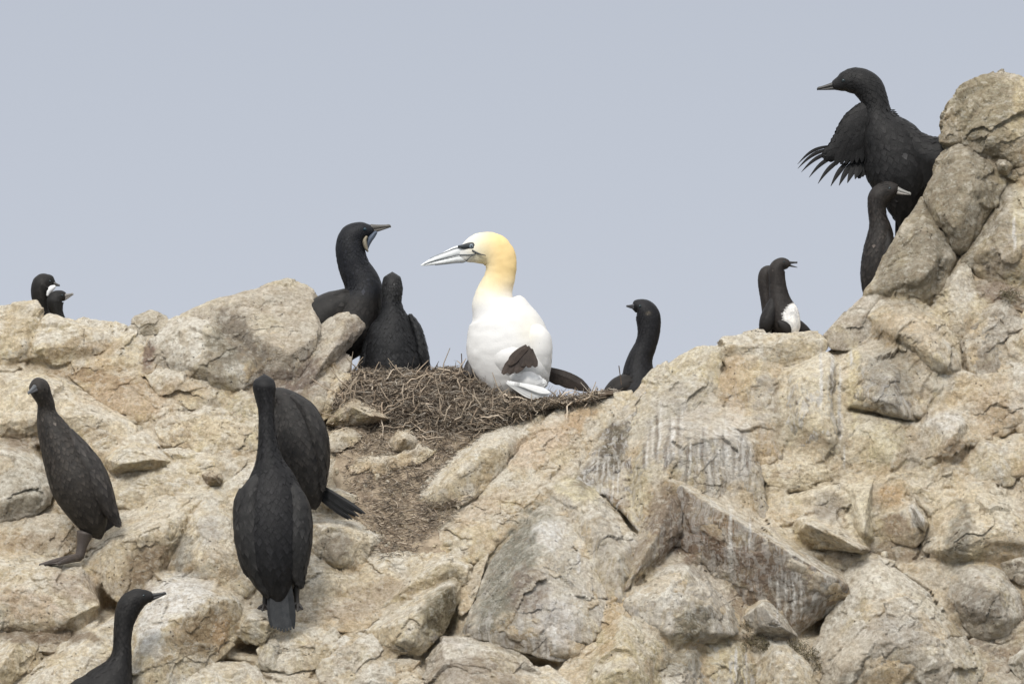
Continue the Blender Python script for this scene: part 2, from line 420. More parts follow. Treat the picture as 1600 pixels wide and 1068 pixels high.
def soil_material():
    m, t, b = mat_new('nest_peat'); g = G(t)
    geo = g.n('ShaderNodeNewGeometry'); P = geo.outputs['Position']
    n1 = g.noise(P, 30, 8, .7); n2 = g.noise(P, 190, 6, .7)
    c = g.mix(g.ramp(n1, .35, .65), (.075, .055, .040), (.17, .13, .095))
    c = g.mix(g.ramp(n2, .55, .68), c, (.30, .24, .18))
    g.l(c, b.inputs['Base Color']); b.inputs['Roughness'].default_value = .95; b.inputs['Specular IOR Level'].default_value = .15
    g.l(g.bump(g.math('ADD', n1, g.math('MULTIPLY', n2, .4)), 1, .012), b.inputs['Normal'])
    return m
SOIL = soil_material()
def sea_material():
    m, t, b = mat_new('sea_water'); g = G(t)
    geo = g.n('ShaderNodeNewGeometry')
    b.inputs['Base Color'].default_value = (.03, .05, .06, 1); b.inputs['Roughness'].default_value = .15
    g.l(g.bump(g.noise(geo.outputs['Position'], .6, 8, .6), .6, .3), b.inputs['Normal'])
    return m

# ------------------------------------------------------------------ setting: sea, rock slope
mk('sea', [(-3000, -3000, 0), (3000, -3000, 0), (3000, 3000, 0), (-3000, 3000, 0)], [(0, 1, 2, 3)], sea_material())['kind'] = 'structure'

PAL = {  # tone_a, tone_b, ochre, guano, streaks, lichen
    'cream':  ((.80, .69, .50), (.66, .545, .37), .40, .75, .0, .25),
    'tan':    ((.72, .59, .41), (.57, .45, .30), .70, .55, .0, .25),
    'orange': ((.64, .50, .32), (.51, .385, .24), .9, .40, .0, .2),
    'pale':   ((.84, .74, .56), (.71, .60, .43), .25, .85, .0, .2),
    'grey':   ((.54, .47, .38), (.42, .36, .285), .20, .55, .1, .45),
    'greyw':  ((.66, .60, .50), (.50, .44, .36), .20, .95, .35, .5),
    'streak': ((.68, .59, .44), (.53, .45, .34), .45, .80, 1.0, .40),
    'brown':  ((.37, .275, .19), (.26, .195, .135), .35, .30, .1, .45),
    'pillar': ((.52, .44, .31), (.39, .325, .225), .25, .45, .0, .6),
    'yellow': ((.72, .63, .42), (.57, .48, .31), .55, .60, .3, .35),
}
DUST = dict(cream=.6, tan=.45, orange=.3, pale=.65, grey=.22, greyw=.35, streak=.34, brown=.55, pillar=.15, yellow=.35)
def dress(o, pal, **kw):
    a, b_, och, gu, st, li = PAL[pal]
    k = rng.uniform(.98, 1.10)
    o['tone_a'] = [v * k for v in a]; o['tone_b'] = [v * k for v in b_]
    o['ochre'] = kw.get('ochre', och); o['guano'] = kw.get('guano', gu); o['streaks'] = kw.get('streaks', st); o['dust'] = kw.get('dust', DUST[pal]); o['lichen'] = kw.get('lichen', li)

SKY_X = [-700, -100, 0, 60, 110, 190, 240, 300, 400, 470, 520, 545, 700, 860, 930, 990, 1040, 1100, 1200, 1290, 1330, 1370, 1410, 1450, 1490, 1540, 1600, 1750, 2300]
SKY_Y = [640, 515, 505, 510, 525, 530, 520, 510, 475, 470, 520, 605, 612, 625, 625, 625, 590, 560, 545, 545, 520, 470, 400, 340, 250, 165, 150, 170, 420]
# ------------------------------------------------------------------ boulders and blocks
blocks = []
HX, HY = np.meshgrid(np.arange(-160, 1721, 3.), np.arange(90, 1190, 3.), indexing='ij')
FRONT = np.full(HX.shape, -1e4)
rock_count = 0
def R(label, pal, outline, ridge, T=90, soft=60, rough=None, chips=None, group=None, up=0, cat='boulder', name=None, grow=2.2, **kw):
    """one rock: corner points seen along its outline, crest points standing forward, and a body behind"""
    global rock_count
    rock_count += 1
    if rough is None: rough = .72 if label else 1.0
    if chips is None: chips = 3 if label else 7
    cx = np.mean([p[0] for p in outline]); cy = np.mean([p[1] for p in outline])
    gr = 1 + grow / (np.mean([math.hypot(p[0] - cx, p[1] - cy) for p in outline]) + 1)
    outline = [(cx + (p[0] - cx) * gr, cy + (p[1] - cy) * gr, *p[2:]) for p in outline]
    r = np.random.default_rng(1000 + rock_count)
    def full(p, db=0.):
        b_ = p[2] if len(p) > 2 else 0.
        return (p[0], p[1], float(F(p[0], p[1])) + b_ + db + up)
    cx = np.mean([p[0] for p in outline]); cy = np.mean([p[1] for p in outline])
    pts_ = [full(p) for p in outline] + [full((p[0], p[1], p[2] * (1.2 if label else .6))) for p in ridge]
    f0 = float(F(cx, cy)) + up
    for p in outline[::2] if len(outline) > 8 else outline:
        q = full(p)
        pts_.append((cx + (p[0] - cx) * .72, cy + (p[1] - cy) * .72, min(q[2], f0) - T))
    P_ = np.array(pts_)
    lo, hi = P_.min(0), P_.max(0)
    c = P_.mean(0) * .5 + (lo + hi) * .25
    sc = (hi - lo) / 2
    Q = (P_ - c) / sc
    N, d = hull_planes(Q)
    ok = d > .02; N, d = N[ok], d[ok]
    # remember how far forward this rock stands, so that the slope can meet it
    i0, i1 = max(0, int((lo[0] + 160) / 3) - 1), int((hi[0] + 160) / 3) + 2
    j0, j1 = max(0, int((lo[1] - 90) / 3) - 1), int((hi[1] - 90) / 3) + 2
    hx, hy = (HX[i0:i1, j0:j1] - c[0]) / sc[0], (HY[i0:i1, j0:j1] - c[1]) / sc[1]
    fr = np.full(hx.shape, 1e4); inn = np.ones(hx.shape, bool)
    for n_, d_ in zip(N, d):
        if n_[2] > .02: fr = np.minimum(fr, (d_ - n_[0] * hx - n_[1] * hy) / n_[2])
    bk = np.full(hx.shape, -1e4)
    for n_, d_ in zip(N, d):
        if n_[2] < -.02: bk = np.maximum(bk, (d_ - n_[0] * hx - n_[1] * hy) / n_[2])
    fr = np.where(fr > bk, fr * sc[2] + c[2], -1e4)
    FRONT[i0:i1, j0:j1] = np.maximum(FRONT[i0:i1, j0:j1], fr)
    # chipped corners
    for _ in range(chips):
        n_ = r.normal(size=3); n_[2] += .8; n_ /= np.linalg.norm(n_)
        N = np.concatenate([N, n_[None]]); d = np.append(d, (Q @ n_).max() * r.uniform(.88, .975))
    size = max(hi[0] - lo[0], hi[1] - lo[1])
    lvl = 6 if size > 215 else 5 if size > 46 else 4
    V, T_ = ICO[lvl]
    proj = V @ N.T / d
    rad = 1.0 / (np.clip(proj, 0, None) ** (soft * 1.6)).sum(1) ** (1 / (soft * 1.6))
    pos = V * rad[:, None] * sc + c
    nn = V / sc; nn /= np.linalg.norm(nn, axis=1)[:, None]
    amp = rough * min(.68, .30 + size / 500)
    pos = pos + nn * (crag(pos + r.uniform(0, 900, 3), amp, 30 + size * .12))[:, None]
    Wp = W(pos); sta = stain_tone(pos)
    o = mk(name or ('boulder' if label else 'rock'), Wp, T_, ROCK, st=sta, parent=None, origin=Wp.mean(0) if label else None)
    dress(o, pal, **kw)
    if not label: blocks.append(o)
    if label:
        o['label'] = label; o['category'] = cat
        if group: o['group'] = group
    return o

L = 'boulders jumbled on the cliff'
# --- left skyline
R('rounded cream boulder on the far left skyline in front of the two distant cormorant heads', 'cream', [(-80,500),(-20,483),(15,478),(55,474),(64,492),(60,530),(45,560),(0,572),(-80,570)], [(40,505,25),(-10,515,30),(40,540,25)], group=L, rough=.8, ochre=.6)
R('cream boulder with a brown undercut face just right of the leftmost skyline boulder', 'cream', [(42,530),(60,500),(74,491),(90,491),(112,506),(150,518),(190,530),(175,548),(140,556),(88,570),(50,565)], [(85,505,20),(110,512,25),(60,545,32),(130,540,20)], group=L, ochre=.8)
R(None, 'pale', [(105,508),(130,502),(170,504),(197,511),(180,535),(120,535)], [(150,515,8)], T=60, soft=14)
R(None, 'cream', [(160,552),(178,528),(205,508),(225,510),(232,540),(215,575),(170,580)], [(200,530,26),(190,560,22)], ochre=.9)
R(None, 'orange', [(205,530),(222,515),(240,520),(246,550),(240,580),(215,592),(195,575)], [(228,545,4)], ochre=.8)
R('small grey stone on the skyline left of the big pale lichened boulder', 'pillar', [(203,512),(212,496),(235,488),(260,494),(270,508),(255,522),(215,524)], [(235,505,15)], T=60, group=L)
R('broad pale boulder with a dark lichened hollow below the grey angular skyline block', 'greyw', [(232,530),(245,508),(280,497),(325,484),(352,494),(395,524),(414,562),(405,592),(370,612),(320,596),(265,585),(238,562)], [(320,500,38),(285,520,40),(345,530,48),(385,560,35),(300,570,34),(350,590,30)], group=L, streaks=0, lichen=.8, chips=16)
R('large grey angular block with a flat pitted face on the skyline beside the nesting cormorant', 'grey', [(272,499),(340,465,0),(365,460),(410,446),(447,436),(492,448),(502,472),(508,510),(506,542),(482,577),(458,596),(420,594),(404,565),(385,525),(345,492)], [(368,468,30),(395,520,42),(452,552,48),(500,520,28),(490,460,14),(448,446,12)], T=120, soft=60, rough=.55, chips=5, group=L, guano=.3, lichen=.35)
R('narrow leaning rock slab in front of the nesting cormorant, right of the grey angular block', 'grey', [(507,490),(530,479),(550,473),(566,484),(573,506),(556,532),(530,558),(500,590),(470,620),(462,600),(480,578),(506,545)], [(540,498,34),(525,540,38),(490,585,34)], T=70, rough=.8, group=L, lichen=.5)
R(None, 'brown', [(405,585),(430,590),(462,590),(480,578),(470,615),(450,640),(420,620)], [(440,610,10)])
R(None, 'grey', [(455,620),(480,590),(520,550),(545,552),(548,575),(530,600),(510,640),(485,665),(465,650)], [(505,600,38),(500,635,34)])
R(None, 'tan', [(500,610),(520,580),(538,575),(550,590),(552,615),(535,640),(505,655),(495,635)], [(530,600,42),(520,625,45)])
R('dark brown stone wedged at the left foot of the nest', 'brown', [(512,660),(528,632),(545,620),(565,620),(600,640),(620,655),(590,664),(540,668)], [(550,634,52),(580,650,50)], T=50, group=L, guano=.1)
# --- left slope
R(None, 'cream', [(225,585),(245,572),(285,570),(330,590),(358,612),(352,632),(322,642),(290,636),(255,620)], [(280,590,32),(325,615,32)], ochre=.4)
R(None, 'orange', [(95,578),(140,566),(190,572),(235,600),(252,640),(225,662),(180,645),(130,610)], [(160,585,22),(210,620,24)], soft=14)
R(None, 'orange', [(110,560),(160,555),(200,575),(170,590),(120,590)], [(160,568,22)], soft=14)
R(None, 'cream', [(235,645),(252,624),(285,636),(305,655),(308,685),(275,700),(245,680)], [(265,645,30),(285,675,32)])
R(None, 'cream', [(285,650),(325,632),(355,640),(388,662),(392,700),(350,720),(305,705),(288,680)], [(325,650,36),(350,685,36)], ochre=.5)
R(None, 'yellow', [(345,645),(378,612),(402,622),(412,660),(408,700),(380,700),(352,680)], [(385,640,28)])
R('long cream slab sloping down behind the head and neck of the left standing cormorant', 'pale', [(-90,575),(-20,574),(40,582),(95,592),(150,630),(215,664),(205,690),(150,690),(100,672),(40,672),(-90,668)], [(0,590,30),(60,600,34),(150,650,32),(60,650,38)], group=L, guano=.6, ochre=.4)
R(None, 'brown', [(-90,665),(0,672),(50,668),(60,690),(30,712),(-90,700)], [(0,690,6)])
R('rough cream boulder at the left edge beside the breast of the left standing cormorant', 'greyw', [(-90,700),(0,690),(40,698),(68,722),(84,755),(76,786),(40,806),(0,812),(-90,812)], [(10,710,38),(50,740,42),(20,775,45),(60,775,38)], group=L, streaks=0, lichen=.35)
R(None, 'tan', [(-90,815),(0,812),(60,805),(105,815),(120,850),(90,872),(0,875),(-90,875)], [(50,835,25),(0,830,20)], ochre=.4)
R(None, 'cream', [(80,680),(110,660),(170,656),(218,668),(245,695),(252,720),(200,730),(150,722),(100,710)], [(150,675,26),(215,695,26)], ochre=.5)
R('small cream pillow shaped stone beside the back of the left standing cormorant', 'pale', [(158,715),(172,700),(212,690),(248,703),(265,720),(242,732),(190,738),(172,736)], [(200,705,42),(240,718,36),(190,725,42)], T=60, group=L)
R(None, 'cream', [(170,760),(185,745),(230,735),(300,732),(335,742),(320,765),(260,775),(205,800),(180,795)], [(240,750,24),(200,775,24)])
R(None, 'cream', [(250,705),(300,695),(360,705),(400,722),(395,750),(350,752),(290,742),(255,730)], [(330,720,26)])
R('little brown stone above the broad pale boulder left of the back-turned cormorant', 'brown', [(318,742),(330,734),(346,737),(344,756),(326,757)], [(333,745,42)], T=40, group=L)
R(None, 'pale', [(345,760),(370,730),(400,725),(405,780),(395,850),(375,860),(360,800)], [(380,770,24)])
R('big faceted cream boulder below the left standing cormorant, its front face brown', 'cream', [(126,876),(150,842),(190,802),(245,772),(300,760),(338,762),(322,790),(284,828),(272,860),(260,890),(226,920),(186,938),(160,918),(130,893)], [(180,850,46),(222,836,62),(270,832,44),(290,800,38),(195,880,40),(180,915,18)], T=110, soft=40, rough=.65, group=L, guano=.6, ochre=.2)
R('broad smooth boulder with grey lichen left of the back-turned cormorant', 'pale', [(262,890),(276,832),(300,790),(345,756),(358,780),(368,820),(378,865),(402,915),(385,935),(340,915),(300,905)], [(308,800,34),(322,850,46),(365,870,44),(300,880,34)], T=110, soft=30, rough=.6, group=L, lichen=.5)
R('low flat topped boulder under the foot of the left standing cormorant', 'cream', [(-90,872),(0,868),(60,874),(125,880),(145,918),(156,946),(130,982),(100,992),(40,975),(-90,985)], [(0,884,44),(60,888,48),(120,900,46),(158,945,32),(110,968,34),(30,925,52)], T=110, rough=.7, group=L, guano=.7, ochre=.35)
R(None, 'brown', [(-90,980),(0,972),(60,985),(110,990),(90,1020),(0,1010),(-90,1010)], [(40,998,8)])
R('small rounded cream boulder in the bottom left corner', 'cream', [(-60,1060),(-10,1005),(22,985),(46,990),(64,1012),(40,1050),(0,1080),(-50,1110)], [(30,1000,34),(0,1040,40)], group=L)
R('long sloping cream slab behind the neck of the cormorant at the bottom left', 'pale', [(-30,1130),(40,1062),(100,1002),(184,956),(205,966),(200,1040),(185,1130)], [(110,1022,34),(170,975,30),(100,1090,38)], T=110, rough=.8, group=L)
R('massive boulder right of the bottom left cormorant, white on top with an ochre brown face', 'cream', [(205,965),(228,915),(250,895),(300,903),(352,920),(379,945),(384,972),(371,1002),(345,1032),(300,1042),(262,1072),(200,1130),(190,1010)], [(232,978,62),(272,972,70),(322,936,66),(362,938,44),(262,925,40),(340,1020,2),(250,1068,20)], T=120, soft=40, rough=.7, group=L, guano=1.0, ochre=.6)
R(None, 'pale', [(250,1100),(268,1048),(300,1036),(340,1040),(400,1044),(440,1090),(430,1130),(260,1130)], [(320,1055,34)])
R('small pale block beside the tail of the back-turned cormorant', 'pale', [(370,988),(378,955),(400,949),(426,954),(432,985),(412,1012),(388,1004)], [(392,965,52),(420,975,46)], T=60, soft=40, group=L)
R(None, 'cream', [(400,1015),(428,985),(470,972),(520,984),(532,1012),(500,1038),(450,1048),(410,1042)], [(450,990,30),(490,1010,36)], ochre=.5)
R(None, 'yellow', [(405,1020),(418,985),(440,985),(446,1020),(430,1045),(410,1042)], [(425,1010,46)], lichen=.8)
R('squarish boulder with a grey weathered face right of the back-turned cormorant', 'pale', [(470,815),(500,806),(560,815),(600,838),(580,860),(562,884),(530,890),(500,872),(478,852)], [(500,822,38),(540,830,46),(560,850,34),(530,878,34)], T=80, soft=36, rough=.7, group=L, lichen=.6)
R(None, 'pale', [(455,900),(470,862),(500,868),(545,892),(570,918),(510,945),(468,940)], [(490,885,34),(530,915,34)], rough=.6, soft=14)
R(None, 'cream', [(560,870),(600,845),(650,840),(700,850),(720,865),(660,880),(610,920),(560,930)], [(620,870,20)], rough=.8, soft=14)
R(None, 'tan', [(450,945),(520,930),(580,930),(600,960),(560,990),(500,985),(455,970)], [(520,955,22)], rough=.9)
R('upper of two stacked lumps left of the central pyramid boulder', 'cream', [(595,950),(640,890),(680,868),(712,862),(740,882),(738,905),(705,922),(650,945)], [(700,882,44),(650,905,36)], T=90, group=L)
R('lower of two stacked lumps left of the central pyramid boulder, with a dark undercut', 'cream', [(575,985),(615,950),(660,922),(700,904),(720,912),(714,945),(700,975),(682,1006),(655,1028),(618,1018),(588,1012)], [(655,955,62),(702,916,56),(640,1002,52),(610,975,44)], T=110, soft=36, group=L, lichen=.6)
R(None, 'greyw', [(495,1060),(510,1010),(560,985),(600,1005),(622,1030),(618,1080),(520,1120)], [(560,1010,36),(590,1045,40)], lichen=.3, streaks=0)
R(None, 'tan', [(610,1090),(620,1030),(655,1035),(668,1060),(650,1110)], [(640,1060,20)])
# --- gully
R(None, 'tan', [(512,690),(520,672),(545,666),(562,682),(550,700),(520,702)], [(535,682,20)], up=10)
R(None, 'tan', [(545,735),(560,712),(610,700),(660,690),(680,705),(650,728),(600,740)], [(610,715,24),(645,705,20)], up=8)
R('small ochre stone standing in the debris below the nest', 'tan', [(608,692),(622,672),(640,670),(652,690),(640,704),(618,704)], [(632,685,36)], T=50, up=8, group=L)
R('pale stone lying under the tail of the half hidden cormorant', 'pale', [(500,785),(508,762),(530,764),(556,776),(548,790),(515,792)], [(525,772,34)], T=50, up=8, group=L)
# --- tan ramp right of the gully
R('smooth tan whaleback rock right of the debris gully below the nest', 'cream', [(645,775),(690,720),(738,682),(770,665),(800,661),(818,670),(812,700),(790,730),(748,775),(718,790),(688,798),(662,794)], [(765,688,36),(700,755,34),(780,700,34)], T=110, rough=.75, soft=16, group=L, ochre=.5)
R(None, 'cream', [(742,780),(790,718),(815,670),(850,642),(900,624),(950,611),(994,607),(985,640),(935,690),(872,742),(800,785),(760,800)], [(900,650,34),(850,690,36),(790,755,26)], T=130, rough=.85, soft=16, ochre=.7)
R(None, 'tan', [(650,858),(700,805),(745,785),(800,762),(870,735),(912,705),(900,760),(860,795),(800,840),(740,885),(700,876)], [(800,790,28),(740,845,24),(870,750,28)], T=120, rough=.9, soft=16, ochre=.8)
R(None, 'tan', [(712,940),(740,885),(765,862),(752,905),(735,950),(716,965)], [(735,915,14)])
# --- pyramid group
R('central pyramid shaped boulder with a grey left face and white stained right face', 'greyw', [(855,781),(880,790),(908,805),(938,872),(952,940),(932,992),(902,1030),(872,1037),(832,1018),(785,1002),(720,993),(735,958),(757,900),(802,838)], [(850,800,34),(822,890,66),(800,962,46),(850,885,66),(872,1000,34),(915,950,34),(790,988,22)], T=150, soft=40, rough=0.6, chips=6, group=L, guano=.8, streaks=.5)
R('upright slab leaning against the right side of the central pyramid boulder', 'streak', [(855,782),(868,756),(905,750),(932,770),(962,802),(1000,842),(992,900),(972,945),(948,942),(930,870),(905,810)], [(905,772,34),(930,810,40),(965,870,38)], T=120, group=L, streaks=.4)
R('flat grey wedge of rock along the bottom edge below the central pyramid boulder', 'grey', [(650,1130),(668,1022),(690,992),(722,995),(782,1010),(830,1040),(858,1060),(890,1130)], [(695,1004,34),(780,1024,46),(750,1062,56),(700,1080,50)], T=120, soft=40, rough=.8, group=L, guano=.8)
R(None, 'pale', [(790,1080),(822,1048),(852,1044),(900,1075),(900,1130),(800,1130)], [(840,1060,54)])
R(None, 'tan', [(860,1060),(880,1035),(910,1030),(935,1000),(930,1050),(915,1090),(870,1090)], [(900,1050,12)])
R(None, 'orange', [(930,1000),(945,950),(965,920),(985,920),(975,960),(940,1010)], [(955,965,10)])
# --- right main bulge
R(None, 'yellow', [(975,665),(1005,596),(1018,584),(1060,560),(1095,537),(1128,545),(1132,600),(1130,660),(1080,700),(1020,720),(985,710)], [(1050,590,34),(1080,620,42),(1020,650,34)], T=120, lichen=.5, ochre=.3)
R('great bulging rock face streaked white and black above the long dark wedge', 'streak', [(980,720),(1000,665),(1060,640),(1128,638),(1168,664),(1184,700),(1190,760),(1208,815),(1150,808),(1100,790),(1050,750),(1012,830),(992,815),(978,770)], [(1060,670,62),(1100,680,70),(1150,690,54),(1010,720,50),(1130,775,28),(1015,785,22),(1060,745,38)], T=130, soft=16, rough=0.6, streaks=.45, group=L)
R(None, 'streak', [(902,745),(928,705),(975,655),(1000,600),(1010,615),(985,680),(978,740),(960,780),(925,770)], [(950,720,18),(985,650,20)], T=100, guano=.5)
R(None, 'brown', [(940,760),(955,720),(980,705),(990,740),(1000,800),(1005,838),(980,810)], [(975,760,12)], streaks=.9)
R('long dark brown wedge boulder with a white crest pointing down right below the streaked face', 'brown', [(1042,756),(1060,748),(1095,770),(1150,800),(1240,850),(1300,885),(1332,915),(1328,940),(1275,975),(1245,992),(1170,945),(1110,890),(1060,850)], [(1065,758,52),(1145,808,82),(1240,868,90),(1310,906,60),(1090,830,22),(1180,915,18),(1250,965,10)], T=150, soft=44, rough=0.55, group=L, guano=1.0, streaks=.45)
R('dark facet block at the upper left end of the long brown wedge', 'brown', [(1040,752),(1060,765),(1092,800),(1085,825),(1040,862),(1000,902),(972,930),(978,885),(1000,832),(1015,795)], [(1045,780,44),(1030,830,46),(995,890,36)], T=110, group=L, streaks=.3)
R(None, 'brown', [(960,960),(985,920),(1020,885),(1060,862),(1130,900),(1180,950),(1200,1000),(1100,1000)], [(1080,900,20)], ochre=.8)
R('grey boulder with a pale crest below the dark facet block, left of centre right bottom', 'greyw', [(966,942),(1010,902),(1045,880),(1076,874),(1112,905),(1152,950),(1170,992),(1110,1006),(1050,1014),(1000,972)], [(1072,890,52),(1108,950,60),(1040,925,54),(1050,990,44),(1130,985,50)], T=120, group=L, lichen=.7)
R('yellowish grey boulder on the bottom edge right of the central pyramid', 'yellow', [(912,1130),(922,1030),(950,975),(970,956),(1012,970),(1048,1000),(1040,1050),(1020,1130)], [(975,982,46),(990,1040,58),(950,1050,50)], T=120, group=L, streaks=0)
R(None, 'greyw', [(1000,1130),(1028,1045),(1062,1006),(1092,1004),(1112,1042),(1125,1130)], [(1078,1020,52),(1060,1070,60)])
R(None, 'yellow', [(1088,1002),(1130,988),(1166,1000),(1184,1030),(1180,1080),(1160,1130),(1110,1130),(1100,1045)], [(1135,1010,52),(1150,1050,58)], streaks=.8)
R('little white ridged pyramid stone beneath the long brown wedge', 'greyw', [(1156,968),(1190,936),(1210,942),(1232,968),(1248,996),(1205,998),(1170,985)], [(1192,946,62),(1212,972,70)], T=60, soft=40, group=L, guano=1)
R('white stained slab on the bottom edge left of the big rough pale boulder', 'pale', [(1180,1130),(1186,1030),(1200,998),(1232,1002),(1272,1042),(1296,1130)], [(1215,1015,52),(1240,1050,56)], T=90, group=L, guano=1)
False and R(None, 'brown', [(1235,1000),(1280,970),(1320,940),(1330,960),(1300,1010),(1270,1035)], [(1285,995,5)])
R('big rough pale boulder at the bottom right, widest rock of the lower right corner', 'greyw', [(1270,1010),(1305,955),(1328,900),(1340,884),(1382,879),(1422,903),(1452,925),(1484,962),(1522,1010),(1536,1042),(1510,1130),(1290,1130)], [(1370,905,46),(1440,955,58),(1385,1000,74),(1460,1030,64),(1320,1040,56)], T=140, rough=0.95, group=L, streaks=0, guano=.9, lichen=.4)
R('rounded grey boulder near the right edge with a pale rim', 'grey', [(1474,925),(1485,886),(1520,875),(1562,890),(1592,930),(1598,962),(1572,992),(1532,998),(1492,962)], [(1520,892,40),(1560,925,56),(1570,968,44),(1515,950,44)], T=100, group=L, guano=.8)
R('conical boulder near the right edge with a row of dark pits on its slope', 'cream', [(1440,862),(1455,820),(1490,780),(1515,757),(1542,761),(1584,790),(1630,840),(1660,875),(1600,884),(1540,876),(1490,880)], [(1520,768,34),(1500,850,54),(1590,840,52),(1560,800,44)], T=120, soft=30, rough=.75, group=L, lichen=.55)
R(None, 'greyw', [(1550,880),(1565,864),(1605,860),(1670,880),(1670,915),(1600,914),(1570,895)], [(1600,878,46)], streaks=0)
R('rough grey boulder cut off by the right edge near the bottom', 'greyw', [(1572,1040),(1580,1015),(1600,995),(1690,985),(1690,1090),(1600,1075)], [(1600,1020,40)], group=L, streaks=0)
R(None, 'brown', [(1500,1010),(1540,1000),(1590,960),(1620,980),(1590,1030),(1560,1068),(1530,1050)], [(1550,1020,4)])
R(None, 'grey', [(1520,1130),(1540,1055),(1575,1048),(1620,1080),(1640,1130)], [(1570,1075,36)])
R(None, 'tan', [(1400,885),(1440,875),(1480,880),(1478,930),(1490,965),(1450,925)], [(1455,905,14)], ochre=.5)
R('thin overhanging ledge with a shadowed hollow beneath it, above the brown wedge tip', 'cream', [(1238,838),(1240,815),(1252,804),(1292,812),(1332,836),(1362,858),(1346,868),(1308,852),(1262,850)], [(1260,818,62),(1310,838,68),(1345,858,62)], T=70, soft=36, group=L, lichen=.5)
R(None, 'cream', [(1250,866),(1300,858),(1352,868),(1398,876),(1390,884),(1330,890),(1290,884)], [(1330,874,26)], guano=.8)
# wedge row
R(None, 'cream', [(1188,732),(1205,722),(1252,722),(1282,710),(1315,728),(1322,746),(1272,762),(1225,772),(1200,756)], [(1240,738,34),(1290,735,32)], ochre=.4)
R(None, 'pale', [(1224,800),(1226,776),(1270,762),(1310,754),(1332,792),(1335,832),(1292,816),(1250,806)], [(1262,776,38),(1312,768,38),(1300,805,22)], soft=44, rough=.6, lichen=.5)
R('smooth pale triangular facet of rock in the middle of the right cliff', 'pale', [(1308,760),(1335,752),(1364,749),(1366,842),(1346,848),(1330,832),(1314,792)], [(1335,765,38),(1358,765,42),(1350,830,40)], T=70, soft=50, rough=.35, chips=3, group=L, lichen=0, guano=.3)
R(None, 'orange', [(1362,750),(1400,749),(1424,770),(1440,788),(1402,806),(1378,828),(1363,842)], [(1366,770,36),(1395,775,18)], soft=44, rough=.5)
R(None, 'tan', [(1376,815),(1424,776),(1434,786),(1450,815),(1450,832),(1430,854),(1400,848),(1380,830)], [(1415,795,50),(1428,830,46)], soft=44, rough=.5, T=70)
R('small bright white chip of rock right of the orange brown facet on the right cliff', 'pale', [(1416,790),(1428,778),(1440,796),(1449,814),(1444,832),(1426,814)], [(1430,795,62),(1440,815,62)], T=30, soft=40, group=L, guano=1, ochre=0)
R(None, 'cream', [(1392,750),(1430,752),(1472,768),(1482,792),(1462,822),(1450,812),(1436,782)], [(1440,768,32),(1462,790,34)])
R(None, 'yellow', [(1312,650),(1318,640),(1350,640),(1395,650),(1432,656),(1434,700),(1426,728),(1396,744),(1360,738),(1330,714),(1316,680)], [(1345,660,34),(1400,668,38),(1395,715,38),(1350,700,32)], rough=.6, soft=18, guano=.8, streaks=0)
R('grey and yellow stained crag face in the upper middle of the right cliff', 'streak', [(1312,575),(1330,553),(1362,543),(1402,558),(1422,600),(1436,642),(1432,658),(1395,652),(1350,642),(1316,636)], [(1350,572,38),(1395,590,44),(1400,640,48),(1350,625,40)], T=120, group=L, streaks=.6, guano=.4)
R('tall smooth cream face of rock directly below the murres', 'cream', [(1220,665),(1224,592),(1250,566),(1290,545),(1314,568),(1318,640),(1320,690),(1322,724),(1280,712),(1240,690)], [(1250,590,34),(1295,580,40),(1295,680,40),(1245,650,36)], T=120, soft=24, rough=.6, group=L, streaks=.7, guano=.6)
R(None, 'orange', [(1128,645),(1130,565),(1160,545),(1200,556),(1226,568),(1226,650),(1218,690),(1222,725),(1190,716),(1168,670)], [(1150,590,22),(1200,600,26),(1195,680,22)], T=120, rough=.8, streaks=.3)
R(None, 'cream', [(1108,548),(1130,530),(1185,519),(1250,524),(1278,519),(1298,535),(1280,562),(1200,574),(1130,568)], [(1150,540,20),(1230,538,24)], T=130, rough=.7, ochre=.4)
R('white topped boulder with a brown lower half on the right cliff', 'cream', [(1430,670),(1462,640),(1502,643),(1524,665),(1522,692),(1502,718),(1470,734),(1440,734)], [(1465,655,34),(1500,665,38),(1485,690,46)], T=90, group=L, soft=30, guano=.9)
R(None, 'pale', [(1508,735),(1510,700),(1520,668),(1548,675),(1584,700),(1594,726),(1582,758),(1550,760),(1525,756)], [(1540,695,38),(1560,730,40)], soft=30, rough=.6)
R(None, 'tan', [(1440,765),(1462,732),(1510,712),(1526,735),(1520,762),(1480,776)], [(1485,745,22)], ochre=.5)
R(None, 'cream', [(1440,800),(1470,770),(1510,762),(1490,790),(1460,830),(1442,860),(1435,835)], [(1465,800,22)], lichen=.4)
R(None, 'tan', [(1478,622),(1492,600),(1530,588),(1592,598),(1604,650),(1572,682),(1545,678),(1510,652)], [(1530,610,28),(1560,640,30)], ochre=.5)
R(None, 'pale', [(1568,565),(1610,556),(1690,575),(1690,672),(1592,674),(1578,650)], [(1610,600,36)], lichen=.4)
R(None, 'cream', [(1572,690),(1600,682),(1690,688),(1690,775),(1610,790),(1592,735)], [(1610,710,30)])
R(None, 'cream', [(1590,780),(1640,790),(1690,800),(1690,860),(1640,850)], [(1640,820,20)])
R(None, 'tan', [(1326,556),(1360,536),(1400,538),(1450,572),(1500,588),(1540,592),(1500,622),(1462,642),(1436,650),(1418,600)], [(1420,565,22),(1460,600,28)], ochre=.5, guano=.7)
